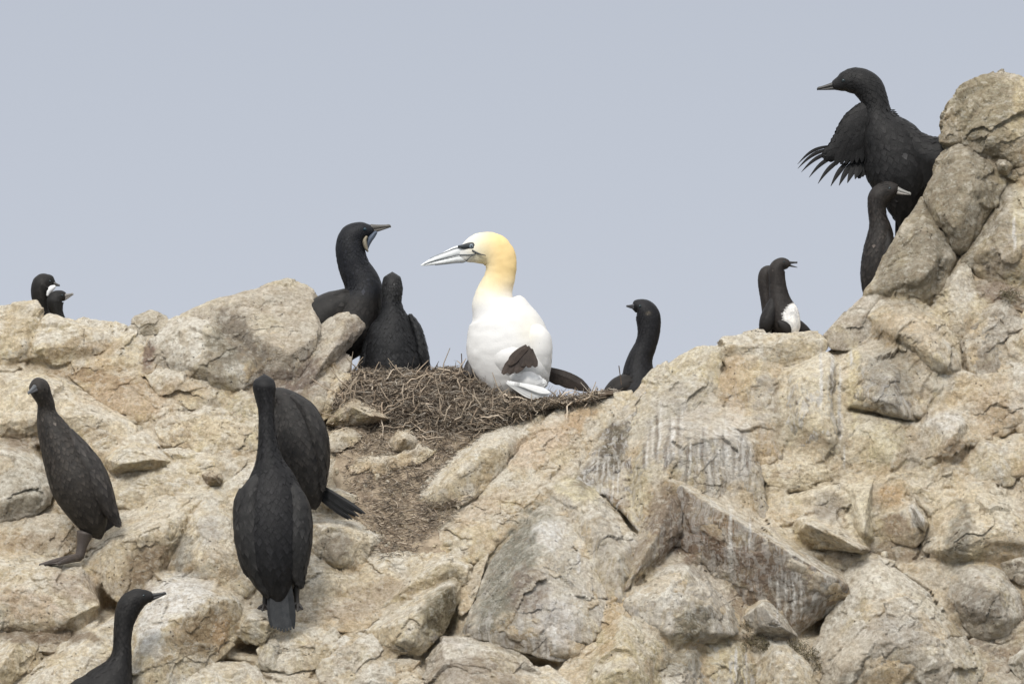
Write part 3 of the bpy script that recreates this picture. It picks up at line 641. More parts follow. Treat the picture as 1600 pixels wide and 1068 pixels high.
# --- pinnacle
R('rounded boulder at the foot of the right pinnacle', 'cream', [(1350,490),(1362,472),(1400,464),(1442,470),(1482,502),(1502,542),(1508,572),(1490,586),(1458,588),(1428,572),(1388,542),(1360,512)], [(1410,488,40),(1450,520,50),(1470,565,44),(1400,520,40)], T=110, soft=20, group=L, lichen=.5, ochre=.5)
R(None, 'grey', [(1285,524),(1320,502),(1345,470),(1375,436),(1402,462),(1370,480),(1365,520),(1340,548),(1300,545)], [(1340,505,20),(1370,465,18)], T=120, rough=.7)
R('lowest left block of the right pinnacle, below the crack', 'pillar', [(1345,466),(1380,402),(1410,350),(1440,308),(1454,330),(1470,368),(1496,402),(1474,444),(1450,482),(1418,466),(1384,470)], [(1405,415,36),(1442,432,50),(1448,355,34),(1470,400,44)], grow=.5, T=150, soft=36, rough=.7, group=L, lichen=.5)
R('middle block of the right pinnacle, behind the spread winged cormorant', 'pillar', [(1440,308),(1465,252),(1495,216),(1518,214),(1552,250),(1570,286),(1562,322),(1532,370),(1502,402),(1486,392),(1470,362),(1454,330)], [(1480,265,36),(1528,290,50),(1495,350,50),(1510,235,34)], grow=.5, T=150, soft=30, rough=.7, group=L, lichen=.5)
R('topmost rock of the right pinnacle, the highest point of the cliff', 'pillar', [(1468,218),(1474,182),(1494,150),(1516,127),(1545,118),(1572,111),(1600,122),(1690,150),(1690,250),(1612,268),(1572,255),(1540,240),(1512,218),(1482,232)], [(1508,172,34),(1560,165,50),(1590,220,44),(1530,215,44)], T=160, rough=1.1, group=L, lichen=.7, guano=.5, ochre=.5)
R('tall block at the right edge of the pinnacle, right of the long crack', 'pillar', [(1504,402),(1534,370),(1564,322),(1574,290),(1602,290),(1690,310),(1690,440),(1605,440),(1560,446),(1522,436)], [(1570,345,40),(1545,400,42),(1610,380,40)], grow=.5, T=150, rough=.9, group=L, guano=.7, lichen=.3)
R(None, 'pale', [(1448,486),(1480,434),(1502,406),(1518,432),(1524,462),(1546,490),(1524,514),(1492,534),(1470,502)], [(1492,440,38),(1510,485,36)], rough=.9)
R(None, 'brown', [(1515,440),(1560,440),(1620,440),(1620,490),(1570,480),(1535,478)], [(1560,458,6)])
R(None, 'grey', [(1498,535),(1530,482),(1560,466),(1592,480),(1600,512),(1576,542),(1556,592),(1522,588),(1506,560)], [(1550,485,36),(1545,540,38)], guano=.7)
R(None, 'cream', [(1568,570),(1578,535),(1602,484),(1690,470),(1690,590),(1600,590)], [(1610,520,36)], lichen=.4)
R(None, 'pillar', [(1570,272),(1598,250),(1690,255),(1690,310),(1605,300)], [(1605,275,34)])
R('fist sized knob of stone wedged in the crack near the top of the pinnacle', 'cream', [(1556,256),(1562,247),(1574,247),(1582,260),(1574,274),(1560,270)], [(1568,258,46)], T=40, group=L)

# the slope itself: one weathered mass that the boulders and blocks stand out of
xs = np.concatenate([np.linspace(-700, -70, 60), np.arange(-60, 1660, 3.2), np.linspace(1665, 2300, 60)])
nrow = 240
t = np.linspace(0, 1, nrow)
ytop = np.interp(xs, SKY_X, SKY_Y) + 6
GX = np.repeat(xs[:, None], nrow, 1)
GY = ytop[:, None] + (1240 - ytop[:, None]) * t[None, :]
base = F(HX, HY) - 8
top = np.maximum(FRONT, base)
def blur(a, n, times=3):
    k = np.ones(n) / n
    for _ in range(times):
        a = np.apply_along_axis(lambda v: np.convolve(np.pad(v, n // 2, mode='edge'), k, 'valid'), 0, a)
        a = np.apply_along_axis(lambda v: np.convolve(np.pad(v, n // 2, mode='edge'), k, 'valid'), 1, a)
    return a
field = np.maximum(.55 * blur(top, 3) + .45 * blur(top, 5) - 5.0, base)
def sample(a, x, y):
    u = np.clip((x - HX[0, 0]) / 3, 0, a.shape[0] - 1.001); v = np.clip((y - HY[0, 0]) / 3, 0, a.shape[1] - 1.001)
    i = u.astype(int); j = v.astype(int); u = u - i; v = v - j
    return a[i, j] * (1 - u) * (1 - v) + a[i + 1, j] * u * (1 - v) + a[i, j + 1] * (1 - u) * v + a[i + 1, j + 1] * u * v
inside = sm(-150, -100, GX) * (1 - sm(1690, 1710, GX)) * (1 - sm(1150, 1180, GY))
soft_ = np.maximum(.5 * blur(top, 7) + .5 * blur(top, 13) - .5, base)
rm = sm(1100, 1150, HX) * sm(525, 560, HY) * (1 - sm(820, 880, HY))
field = field * (1 - rm) + np.maximum(field, soft_) * rm
gul = sm(500, 540, GX) * (1 - sm(700, 900, GX + (GY - 640) * .8)) * sm(640, 670, GY) * (1 - sm(830, 880, GY))
GF = (F(GX, GY) - 6) * (1 - inside * (1 - gul)) + sample(field, GX, GY) * inside * (1 - gul)
edge = sm(0, .05, t)[None, :]
GF = GF - (1 - edge) * 25
pts = np.stack([GX.ravel(), GY.ravel(), GF.ravel()], 1)
cr = crag(pts, .62, 60).reshape(GX.shape)
GF0 = GF.copy()
for x, y, rx, ry, dp in [(172, 948, 26, 22, 45), (345, 1046, 45, 14, 40), (392, 1012, 26, 10, 30), (688, 1000, 26, 45, 50), (520, 650, 16, 18, 30), (1290, 975, 40, 26, 40), (1320, 872, 45, 10, 30),
                           (835, 1040, 70, 12, 30), (985, 800, 14, 60, 25), (1462, 430, 14, 60, 30), (1530, 380, 30, 60, 30), (1585, 990, 26, 40, 40), (1245, 748, 40, 8, 15), (750, 930, 14, 50, 25), (1190, 760, 10, 50, 15)]:
    GF = GF - 1.6 * dp * np.exp(-(((GX - x) / rx) ** 2 + ((GY - y) / ry) ** 2))
for line in [[(1438, 308), (1455, 335), (1470, 370), (1497, 402)], [(1566, 322), (1532, 370), (1500, 404), (1474, 444), (1448, 484)], [(720, 996), (785, 1004), (835, 1022), (872, 1040), (905, 1033), (940, 985)],
             [(905, 745), (945, 790), (1000, 842), (975, 930)], [(1095, 800), (1078, 830), (1040, 864)], [(1330, 640), (1380, 648), (1432, 656)], [(1235, 770), (1272, 758)], [(1556, 682), (1600, 668)],
             [(1486, 1000), (1540, 1002), (1580, 985), (1600, 960)], [(1420, 775), (1450, 812), (1434, 850)], [(508, 490), (508, 545), (482, 580), (458, 615)],
             [(272, 832), (262, 885)], [(100, 668), (150, 655), (215, 668)], [(555, 780), (600, 800)], [(1500, 545), (1510, 585), (1470, 590)], [(60, 700), (86, 755), (76, 790), (30, 812)]]:
    for (xa, ya), (xb, yb) in zip(line[:-1], line[1:]):
        tt_ = np.clip(((GX - xa) * (xb - xa) + (GY - ya) * (yb - ya)) / ((xb - xa) ** 2 + (yb - ya) ** 2), 0, 1)
        dd_ = np.hypot(GX - xa - tt_ * (xb - xa), GY - ya - tt_ * (yb - ya))
        GF = np.where(dd_ < 12, np.minimum(GF, GF0 - 22 * np.exp(-(dd_ / 4.5) ** 2)), GF)
deb = sm(500, 560, GX) * (1 - sm(760, 860, GX)) * sm(640, 670, GY) * (1 - sm(840, 900, GY))   # the gully under the nest is filled with soil
GF = GF + cr * (1 - .6 * deb) - 6 * deb
front = W(np.stack([GX.ravel(), GY.ravel(), GF.ravel()], 1)).reshape(len(xs), nrow, 3)
rows = [front[:, 0, :]]
back = []
for k, (dy, dz) in enumerate([(.12, -.01), (.35, -.06), (.8, -.2), (1.6, -.6), (3.2, -1.6), (5.5, -3.6), (8.5, -9.5)]):
    q = front[:, 0, :].copy(); q[:, 1] += dy; q[:, 2] = q[:, 2] + dz + .05 * noise(q * 3 + k); 
    q[:, 2] = np.maximum(q[:, 2], -1); back.append(q)
bott = []
for k, (dy, dz) in enumerate([(-.3, -.5), (-1.2, -1.6), (-2.4, -3.2), (-3.6, -5.0), (-5, -7.5)]):
    q = front[:, -1, :].copy(); q[:, 1] += dy; q[:, 2] = np.maximum(q[:, 2] + dz + .1 * noise(q * 2 + k), -1); bott.append(q)
grid = np.stack(back[::-1] + [front[:, j, :] for j in range(nrow)] + bott, 1)
nx, ny = grid.shape[:2]
ii = (np.arange(nx - 1)[:, None] * ny + np.arange(ny - 1)[None, :]).ravel()
quads = np.stack([ii, ii + 1, ii + ny + 1, ii + ny], 1)
sg = np.zeros((nx, ny, 4), np.float32)
sg[:, len(back):len(back) + nrow] = stain_tone(np.stack([GX.ravel(), GY.ravel(), GF.ravel()], 1)).reshape(nx, nrow, 4)
slope = mk('rock_slope', grid.reshape(-1, 3), quads, ROCK, st=sg.reshape(-1, 4))
slope['kind'] = 'structure'
for o in blocks: o.parent = slope
dress(slope, 'tan', lichen=.35, guano=.5)


# loose chips in the hollows of the slope
def scatter_chips(n):
    Vs, Ts = [], []; off = 0
    v0, t0 = ICO[2]
    r = np.random.default_rng(77)
    for _ in range(n):
        if r.random() < .5: x, y = r.uniform(500, 780), r.uniform(660, 880)
        else: x, y = r.uniform(-30, 1630), r.uniform(560, 1080)
        if y < np.interp(x, SKY_X, SKY_Y) + 30 or (500 < x < 1000 and y < 690): continue
        s_ = r.uniform(1.0, 3.2) * (1 + 1.2 * (r.random() < .1))
        q = v0 * (r.uniform(.6, 1.3, 3) * s_) * (1 + .25 * noise(v0 * 1.3 + r.uniform(0, 90, 3)))[:, None]
        c = np.array([x, y, float(F(x, y)) - 2 + 6 * (500 < x < 800 and 650 < y < 880)])
        Vs.append(q + c); Ts.append(t0 + off); off += len(v0)
    o = mk('rock_chips', W(np.concatenate(Vs)), np.concatenate(Ts), ROCK, smooth=False, st=np.zeros((sum(len(v) for v in Vs), 4), np.float32))
    dress(o, 'pale'); o['kind'] = 'stuff'; o['label'] = 'pale chips of stone lying in the hollows between the boulders'; o['category'] = 'rubble'
scatter_chips(420)

# ------------------------------------------------------------------ nest and debris
def strands(n, sampler, lmin, lmax, r0=.45, r1=1.1, seed=1, tones=None, seg=4, flat=.35):
    r = np.random.default_rng(seed); Vs, Ts, Cs = [], [], []; off = 0
    base_t = []
    for k in range(seg):
        for j in range(3):
            a = k * 3 + j; b_ = k * 3 + (j + 1) % 3
            base_t += [(a, b_, b_ + 3), (a, b_ + 3, a + 3)]
    base_t = np.array(base_t)
    ang = np.array([0, 2.09, 4.19])
    for _ in range(n):
        c = np.array(sampler(r), float)
        L_ = r.uniform(lmin, lmax) * (.5 + r.random())
        d = r.normal(size=3) * (1, flat, .6); d /= np.linalg.norm(d)
        bend = r.normal(size=3) * L_ * .28
        tt = np.linspace(-.5, .5, seg + 1)
        P_ = c + d * L_ * tt[:, None] + bend * (tt ** 2 * 2)[:, None] + r.normal(size=(seg + 1, 3)) * .03 * L_
        rad = r.uniform(r0, r1) * (1 - .55 * np.abs(tt) * 2)
        u = np.cross(d, (0.1, .3, 1)); u /= np.linalg.norm(u) + 1e-6; v = np.cross(d, u)
        ring = P_[:, None, :] + rad[:, None, None] * (np.cos(ang)[None, :, None] * u + np.sin(ang)[None, :, None] * v)
        Vs.append(ring.reshape(-1, 3)); Ts.append(base_t + off); off += 3 * (seg + 1)
        col = np.array(tones[r.integers(len(tones))]) * r.uniform(.7, 1.3)
        Cs.append(np.repeat(col[None], 3 * (seg + 1), 0))
    return np.concatenate(Vs), np.concatenate(Ts), np.concatenate(Cs)

PALE = [(.58, .50, .40), (.42, .35, .27), (.30, .24, .18)]
STR = [(.15, .125, .10), (.10, .084, .068), (.24, .208, .17), (.34, .30, .25), (.18, .155, .125), (.46, .42, .36)]
nest = thing('nest', W([(740, 660, 30)])[0], 'big untidy nest of dry brown stalks under the sitting white gannet', 'nest')
NB = np.array(nest.location)
def nest_top(x): return np.interp(x, [520, 545, 560, 600, 660, 700, 730, 760, 800, 850, 900, 950, 1000], [600, 584, 580, 578, 580, 575, 578, 598, 616, 625, 623, 611, 608])
# mound
nxx, nyy = 150, 60
gx = np.linspace(515, 958, nxx)
rows_ = []
ed = np.interp(gx, [515, 560, 640, 720, 800, 860, 930, 1000], [650, 668, 690, 690, 660, 634, 618, 612])
tt = np.linspace(0, 1, nyy)
for i, x in enumerate(gx):
    yt = nest_top(x); yb = max(ed[i], yt + 8)
    k = tt
    y_ = yt + (yb - yt) * np.clip((k - .3) / .7, 0, 1)
    f_ = np.where(k < .3, -150 + (k / .3) * 150 + float(F(x, yt)) - 10, 0) 
    bulge = 26 * np.sin(np.clip((k - .3) / .7, 0, 1) * math.pi) 
    f_ = np.where(k < .3, f_, F(x, y_) - 10 + bulge)
    y_ = y_ + np.where(k < .3, (1 - k / .3) ** 2 * 26, 0)
    rows_.append(np.stack([np.full(nyy, x), y_, f_], 1))
g_ = np.array(rows_)
pp = g_.reshape(-1, 3)
pp = pp + np.stack([0 * pp[:, 0], 2.6 * noise(pp / 14) + 1.5 * noise(pp / 6 + 9), 6 * noise(pp / 22 + 4) + 4 * noise(pp / 8) - 14 * np.clip(noise(pp / 26 + 8) - .1, 0, 1)], 1)
ii = (np.arange(nxx - 1)[:, None] * nyy + np.arange(nyy - 1)[None, :]).ravel()
mk('nest_mound', W(pp) - NB, np.stack([ii, ii + 1, ii + nyy + 1, ii + nyy], 1), SOIL, parent=nest)
def samp_nest(r):
    x = 528 + 405 * r.random() ** 1.3; yt = nest_top(x); yb = max(np.interp(x, gx, ed), yt + 8)
    k = r.random() ** 1.1
    y = yt + (yb - yt) * k
    return x, y - 1 + r.normal() * 1.0, float(F(x, y)) - 10 + 26 * math.sin(k * math.pi) + 3 + r.random() * 4
V_, T_, C_ = strands(3900, samp_nest, 10, 34, .35, 1.15, 21, STR + STR[:2] + PALE[1:], flat=.38)
o = mk('twigs', W(V_) - NB, T_, STRAW, parent=nest, col=C_); o['kind'] = 'stuff'
def samp_rim(r):
    x = r.uniform(535, 965); yt = nest_top(x)
    return x, yt + 1 + r.normal() * 2.0, float(F(x, yt)) - 10 - r.random() * 110
V_, T_, C_ = strands(1100, samp_rim, 8, 22, .4, .9, 22, STR, flat=.22)
o = mk('twigs', W(V_) - NB, T_, STRAW, parent=nest, col=C_); o['kind'] = 'stuff'
# larger pale stalks one by one
stalk_meshes = []
for k in range(14):
    V_, T_, C_ = strands(1, lambda r: (0, 0, 0), 30, 56, 1.1, 1.9, 300 + k, PALE, seg=7, flat=.5)
    stalk_meshes.append(mk('stalk', np.stack([V_[:, 0], -V_[:, 2], -V_[:, 1]], 1) * S, T_, STRAW, col=C_, me_only=True))
r = np.random.default_rng(55)
for k in range(260):
    c = np.array(samp_nest(r)); c[2] += 3
    s_ = bpy.data.objects.new('stalk', stalk_meshes[k % 14]); COL.objects.link(s_)
    s_.parent = nest; s_.location = [float(v) for v in (W([c])[0] - NB)]
    s_.rotation_euler = (r.uniform(-.5, .5), r.uniform(0, 6.28), r.uniform(-.5, .5))
for (x, y, dx, dy) in [(722, 570, -1, -18), (742, 574, 3, -9), (971, 595, -4, -24), (590, 575, 8, -4), (577, 584, 2, -10)]:
    V_ = np.array([(x + a, y + b_, float(F(x, y)) - 5 + c) for s2 in (0, 1) for a, b_, c in [(-.8 + dx * s2, dy * s2 + 6 * (1 - s2), 0), (.8 + dx * s2, dy * s2 + 6 * (1 - s2), 0), (dx * s2, dy * s2 + 6 * (1 - s2), 1.2)]])
    mk('stalk', W(V_) - NB, [(0, 1, 4), (0, 4, 3), (1, 2, 5), (1, 5, 4), (2, 0, 3), (2, 3, 5)], STRAW, parent=nest, col=np.array([(.12, .09, .07)] * 6))

def samp_deb(r):
    while True:
        x = r.uniform(500, 860); y = r.uniform(640, 870)
        k = (y - 640) / 230
        c = 640 + 20 * k; w = 130 - 20 * k
        if x > 640 + (870 - y) * 1.0 and y > 690: 
            continue
        if abs(x - c) < w * (.5 + .5 * r.random()): break
    return x, y, float(F(x, y)) + 4 + r.random() * 9
V_, T_, C_ = strands(3600, samp_deb, 6, 20, .35, .85, 31, STR[:4] + PALE, flat=.3)
o = mk('nest_debris', W(V_), T_, STRAW, col=C_); o['kind'] = 'stuff'
o['label'] = 'dry stalks and nest debris strewn down the gully'; o['category'] = 'debris'
# soil bed under the debris
nxx, nyy = 90, 80
gy = np.linspace(640, 880, nyy)
P_ = []
for y in gy:
    k = (y - 640) / 240
    x0 = np.interp(y, [640, 700, 780, 830, 880], [515, 500, 505, 560, 590]); x1 = np.interp(y, [640, 690, 740, 790, 880], [800, 760, 700, 690, 720])
    x_ = np.linspace(x0, x1, nxx); e_ = np.minimum(np.linspace(0, 1, nxx), np.linspace(1, 0, nxx))
    ee = sm(0, .15, e_) * sm(0, .1, 1 - abs(2 * k - 1))
    P_.append(np.stack([x_, np.full(nxx, y), F(x_, y) - 22 + 24 * ee - 14 * (1 - ee)], 1))
P_ = np.array(P_).reshape(-1, 3)
P_[:, 2] += 7 * noise(P_ / 30) + 4 * noise(P_ / 11) + 2 * noise(P_ / 5)
ii = (np.arange(nyy - 1)[:, None] * nxx + np.arange(nxx - 1)[None, :]).ravel()
def gully_soil():
    m, t, b = mat_new('gully_soil'); g = G(t)
    geo = g.n('ShaderNodeNewGeometry'); P = geo.outputs['Position']
    n1 = g.noise(P, 16, 8, .7); n2 = g.noise(P, 150, 6, .7)
    c = g.mix(g.ramp(n1, .38, .62), (.24, .185, .135), (.48, .39, .28))
    c = g.mix(g.ramp(n2, .54, .66), c, (.56, .47, .35))
    g.l(c, b.inputs['Base Color']); b.inputs['Roughness'].default_value = .95; b.inputs['Specular IOR Level'].default_value = .15
    g.l(g.bump(g.math('ADD', n1, g.math('MULTIPLY', n2, .4)), 1, .012), b.inputs['Normal'])
    return m
o = mk('gully_soil', W(P_), np.stack([ii, ii + nxx, ii + nxx + 1, ii + 1], 1), gully_soil()); o['kind'] = 'structure'

# moss tufts in the damp hollows on the right
def moss():
    r = np.random.default_rng(9)
    spots = [(1178, 975, 22), (1180, 1000, 20), (1200, 1010, 14), (1245, 1010, 20), (1265, 1022, 22), (1285, 1040, 18), (1085, 965, 20), (1575, 460, 16)]
    def s(r):
        x, y, w = spots[r.integers(len(spots))]
        x += r.normal() * w * .5; y += r.normal() * w * .28
        return x, y, float(F(x, y)) + 12 + r.random() * 12
    return strands(1500, s, 3, 6, .4, .8, 41, [(.16, .145, .09), (.20, .175, .11), (.24, .21, .15), (.12, .105, .07)], seg=2, flat=1)
V_, T_, C_ = moss()
o = mk('moss', W(V_), T_, STRAW, col=C_); o['kind'] = 'stuff'
o['label'] = 'dull olive moss and lichen tufts in hollows under the long brown wedge'; o['category'] = 'moss'

# ------------------------------------------------------------------ birds
def catmull(P, n):
    P = np.asarray(P, float)
    Q = np.concatenate([[2 * P[0] - P[1]], P, [2 * P[-1] - P[-2]]])
    m = len(P) - 1
    t = np.linspace(0, m - 1e-6, n); k = t.astype(int); u = (t - k)[:, None]
    a, b_, c, d = Q[k], Q[k + 1], Q[k + 2], Q[k + 3]
    return .5 * (2 * b_ + (c - a) * u + (2 * a - 5 * b_ + 4 * c - d) * u ** 2 + (3 * b_ - a - 3 * c + d) * u ** 3)

class Loft:
    def __init__(s, pts, f=0., n=None, m=28, depth=1.0):
        """pts: (x, y, df, half width seen, half depth | None) head to tail"""
        P = np.array([(p[0], p[1], f + (p[2] if len(p) > 3 else 0), p[3] if len(p) > 3 else p[2], (p[4] if len(p) > 4 else (p[3] if len(p) > 3 else p[2]) * depth)) for p in pts], float)
        L_ = np.linalg.norm(np.diff(P[:, :2], axis=0), axis=1).sum()
        n = n or int(max(14, L_ / 2.2))
        C = catmull(P, n); C[:, 3:] = np.maximum(C[:, 3:], .3)
        T = np.gradient(C[:, :3], axis=0); T /= np.linalg.norm(T, axis=1)[:, None] + 1e-9
        U = np.cross(T, (0, 0, 1.)); U /= np.linalg.norm(U, axis=1)[:, None] + 1e-9
        Vv = np.cross(T, U)
        a = np.linspace(0, 2 * math.pi, m, endpoint=False)
        s.grid = C[:, None, :3] + C[:, 3, None, None] * np.cos(a)[None, :, None] * U[:, None] + C[:, 4, None, None] * np.sin(a)[None, :, None] * Vv[:, None]
        s.n, s.m, s.C, s.T, s.U, s.V, s.a = n, m, C, T, U, Vv, a
    def mesh(s, warp=0., seed=0):
        g = s.grid.copy()
        nrm = g - s.C[:, None, :3]; nrm /= np.linalg.norm(nrm, axis=2)[:, :, None] + 1e-9
        if warp:
            q = g.reshape(-1, 3) + seed * 37
            g = g + nrm * (warp * (noise(q / 16) + .5 * noise(q / 7))).reshape(s.n, s.m)[:, :, None]
        V = np.concatenate([g.reshape(-1, 3), [s.C[0, :3] - s.T[0] * s.C[0, 3] * .6], [s.C[-1, :3] + s.T[-1] * s.C[-1, 3] * .6]])
        i = np.arange(s.n - 1)[:, None] * s.m; j = np.arange(s.m)[None, :]; j2 = (j + 1) % s.m
        q = np.stack([(i + j).ravel(), (i + j2).ravel(), (i + s.m + j2).ravel(), (i + s.m + j).ravel()], 1)
        T = np.concatenate([q[:, [0, 2, 1]], q[:, [0, 3, 2]]])
        jj = np.arange(s.m); a, b_ = s.n * s.m, s.n * s.m + 1
        T = np.concatenate([T, np.stack([np.full(s.m, a), jj, (jj + 1) % s.m], 1), np.stack([np.full(s.m, b_), (s.n - 1) * s.m + (jj + 1) % s.m, (s.n - 1) * s.m + jj], 1)])
        return V, T
    def flakes(s, step, length, width, lift=.6, seed=0, smin=.04, smax=.98, growth=1.0, jit=.25):
        """overlapping contour feathers all over the loft, pointing tailward"""
        r = np.random.default_rng(seed)
        arc = np.concatenate([[0], np.cumsum(np.linalg.norm(np.diff(s.C[:, :3], axis=0), axis=1))])
        Vs, Ts, own = [], [], []
        pos = arc[-1] * smin; row = 0
        while pos < arc[-1] * smax:
            i = int(np.searchsorted(arc, pos)); i = min(max(i, 1), s.n - 2)
            k = 1 + growth * pos / arc[-1]
            st, ln, wd = step * k, length * k, width * k
            per = math.pi * (s.C[i, 3] + s.C[i, 4])
            cnt = max(6, int(per / wd / 1.15))
            th = (np.arange(cnt) + .5 * (row % 2) + r.uniform(-jit, jit, cnt)) * 2 * math.pi / cnt
            dirn = np.cos(th)[:, None] * s.U[i] * s.C[i, 3] + np.sin(th)[:, None] * s.V[i] * s.C[i, 4]
            p0 = s.C[i, :3] + dirn + s.T[i] * (r.uniform(-jit, jit, cnt) * st)[:, None]
            i2 = min(int(np.searchsorted(arc, pos + ln)), s.n - 1)
            d2 = np.cos(th)[:, None] * s.U[i2] * s.C[i2, 3] + np.sin(th)[:, None] * s.V[i2] * s.C[i2, 4]
            p1 = s.C[i2, :3] + d2
            N = dirn * [1, 1, 1]; N = np.cos(th)[:, None] * s.U[i] * s.C[i, 4] + np.sin(th)[:, None] * s.V[i] * s.C[i, 3]
            N /= np.linalg.norm(N, axis=1)[:, None]
            d = p1 - p0; dl = np.linalg.norm(d, axis=1)[:, None] + 1e-6; d = d / dl
            dl = np.clip(dl, 0, ln) * r.uniform(.8, 1.15, (cnt, 1))
            sd = np.cross(d, N)
            h = lift * r.uniform(.4, 1.3, (cnt, 1)) * k ** .5
            base = p0 - N * min(.3, lift)
            mid = p0 + d * dl * .55
            tip = p0 + d * dl + N * h * .8
            v = np.stack([base, mid + sd * wd * .52 + N * h * .15, mid + N * h * .75, mid - sd * wd * .52 + N * h * .15, tip], 1)
            Vs.append(v.reshape(-1, 3))
            o_ = (sum(len(x) for x in Vs) - cnt * 5) + np.arange(cnt)[:, None] * 5
            Ts += [o_ + [0, 1, 2], o_ + [0, 2, 3], o_ + [1, 4, 2], o_ + [2, 4, 3]]
            pos += st; row += 1
        return np.concatenate(Vs), np.concatenate(Ts)

def feather(root, tip, w, f0, f1=None, curve=0., seg=9, tipw=.25, camber=.035, ts=.72):
    """one flight or tail feather: a cambered blade with a raised shaft"""
    f1 = f0 if f1 is None else f1
    a = np.array([root[0], root[1], f0], float); b_ = np.array([tip[0], tip[1], f1], float)
    t = np.linspace(0, 1, seg)
    d = b_ - a; L_ = np.linalg.norm(d); d /= L_
    sd = np.array([-d[1], d[0], 0]); sd /= np.linalg.norm(sd) + 1e-9
    c = a + (b_ - a) * t[:, None] + sd * (np.sin(t * math.pi) * curve * L_)[:, None]
    tg = np.gradient(c, axis=0); tg /= np.linalg.norm(tg, axis=1)[:, None]
    s2 = np.cross(tg, (0, 0, 1.)); s2 /= np.linalg.norm(s2, axis=1)[:, None] + 1e-9
    wd = w * (.55 + .45 * np.sin(np.clip(t * 1.5, 0, 1) * math.pi / 2)) * np.where(t > ts, 1 - (1 - tipw) * (np.clip(t - ts, 0, 1) / (1 - ts)) ** 1.4, 1)
    nz = np.array([0, 0, 1.])
    rows = [c + s2 * wd[:, None] * .5, c + nz * w * camber, c - s2 * wd[:, None] * .5, c - nz * w * (camber * .6)]
    V = np.stack(rows, 1).reshape(-1, 3)
    T = []
    for k in range(seg - 1):
        for j in range(4):
            p, q = k * 4 + j, k * 4 + (j + 1) % 4
            T += [(p, q, q + 4), (p, q + 4, p + 4)]
    return V, np.array(T)

def merge(parts):
    Vs, Ts, off = [], [], 0
    for V, T in parts:
        Vs.append(V); Ts.append(np.asarray(T) + off); off += len(V)
    return np.concatenate(Vs), np.concatenate(Ts)

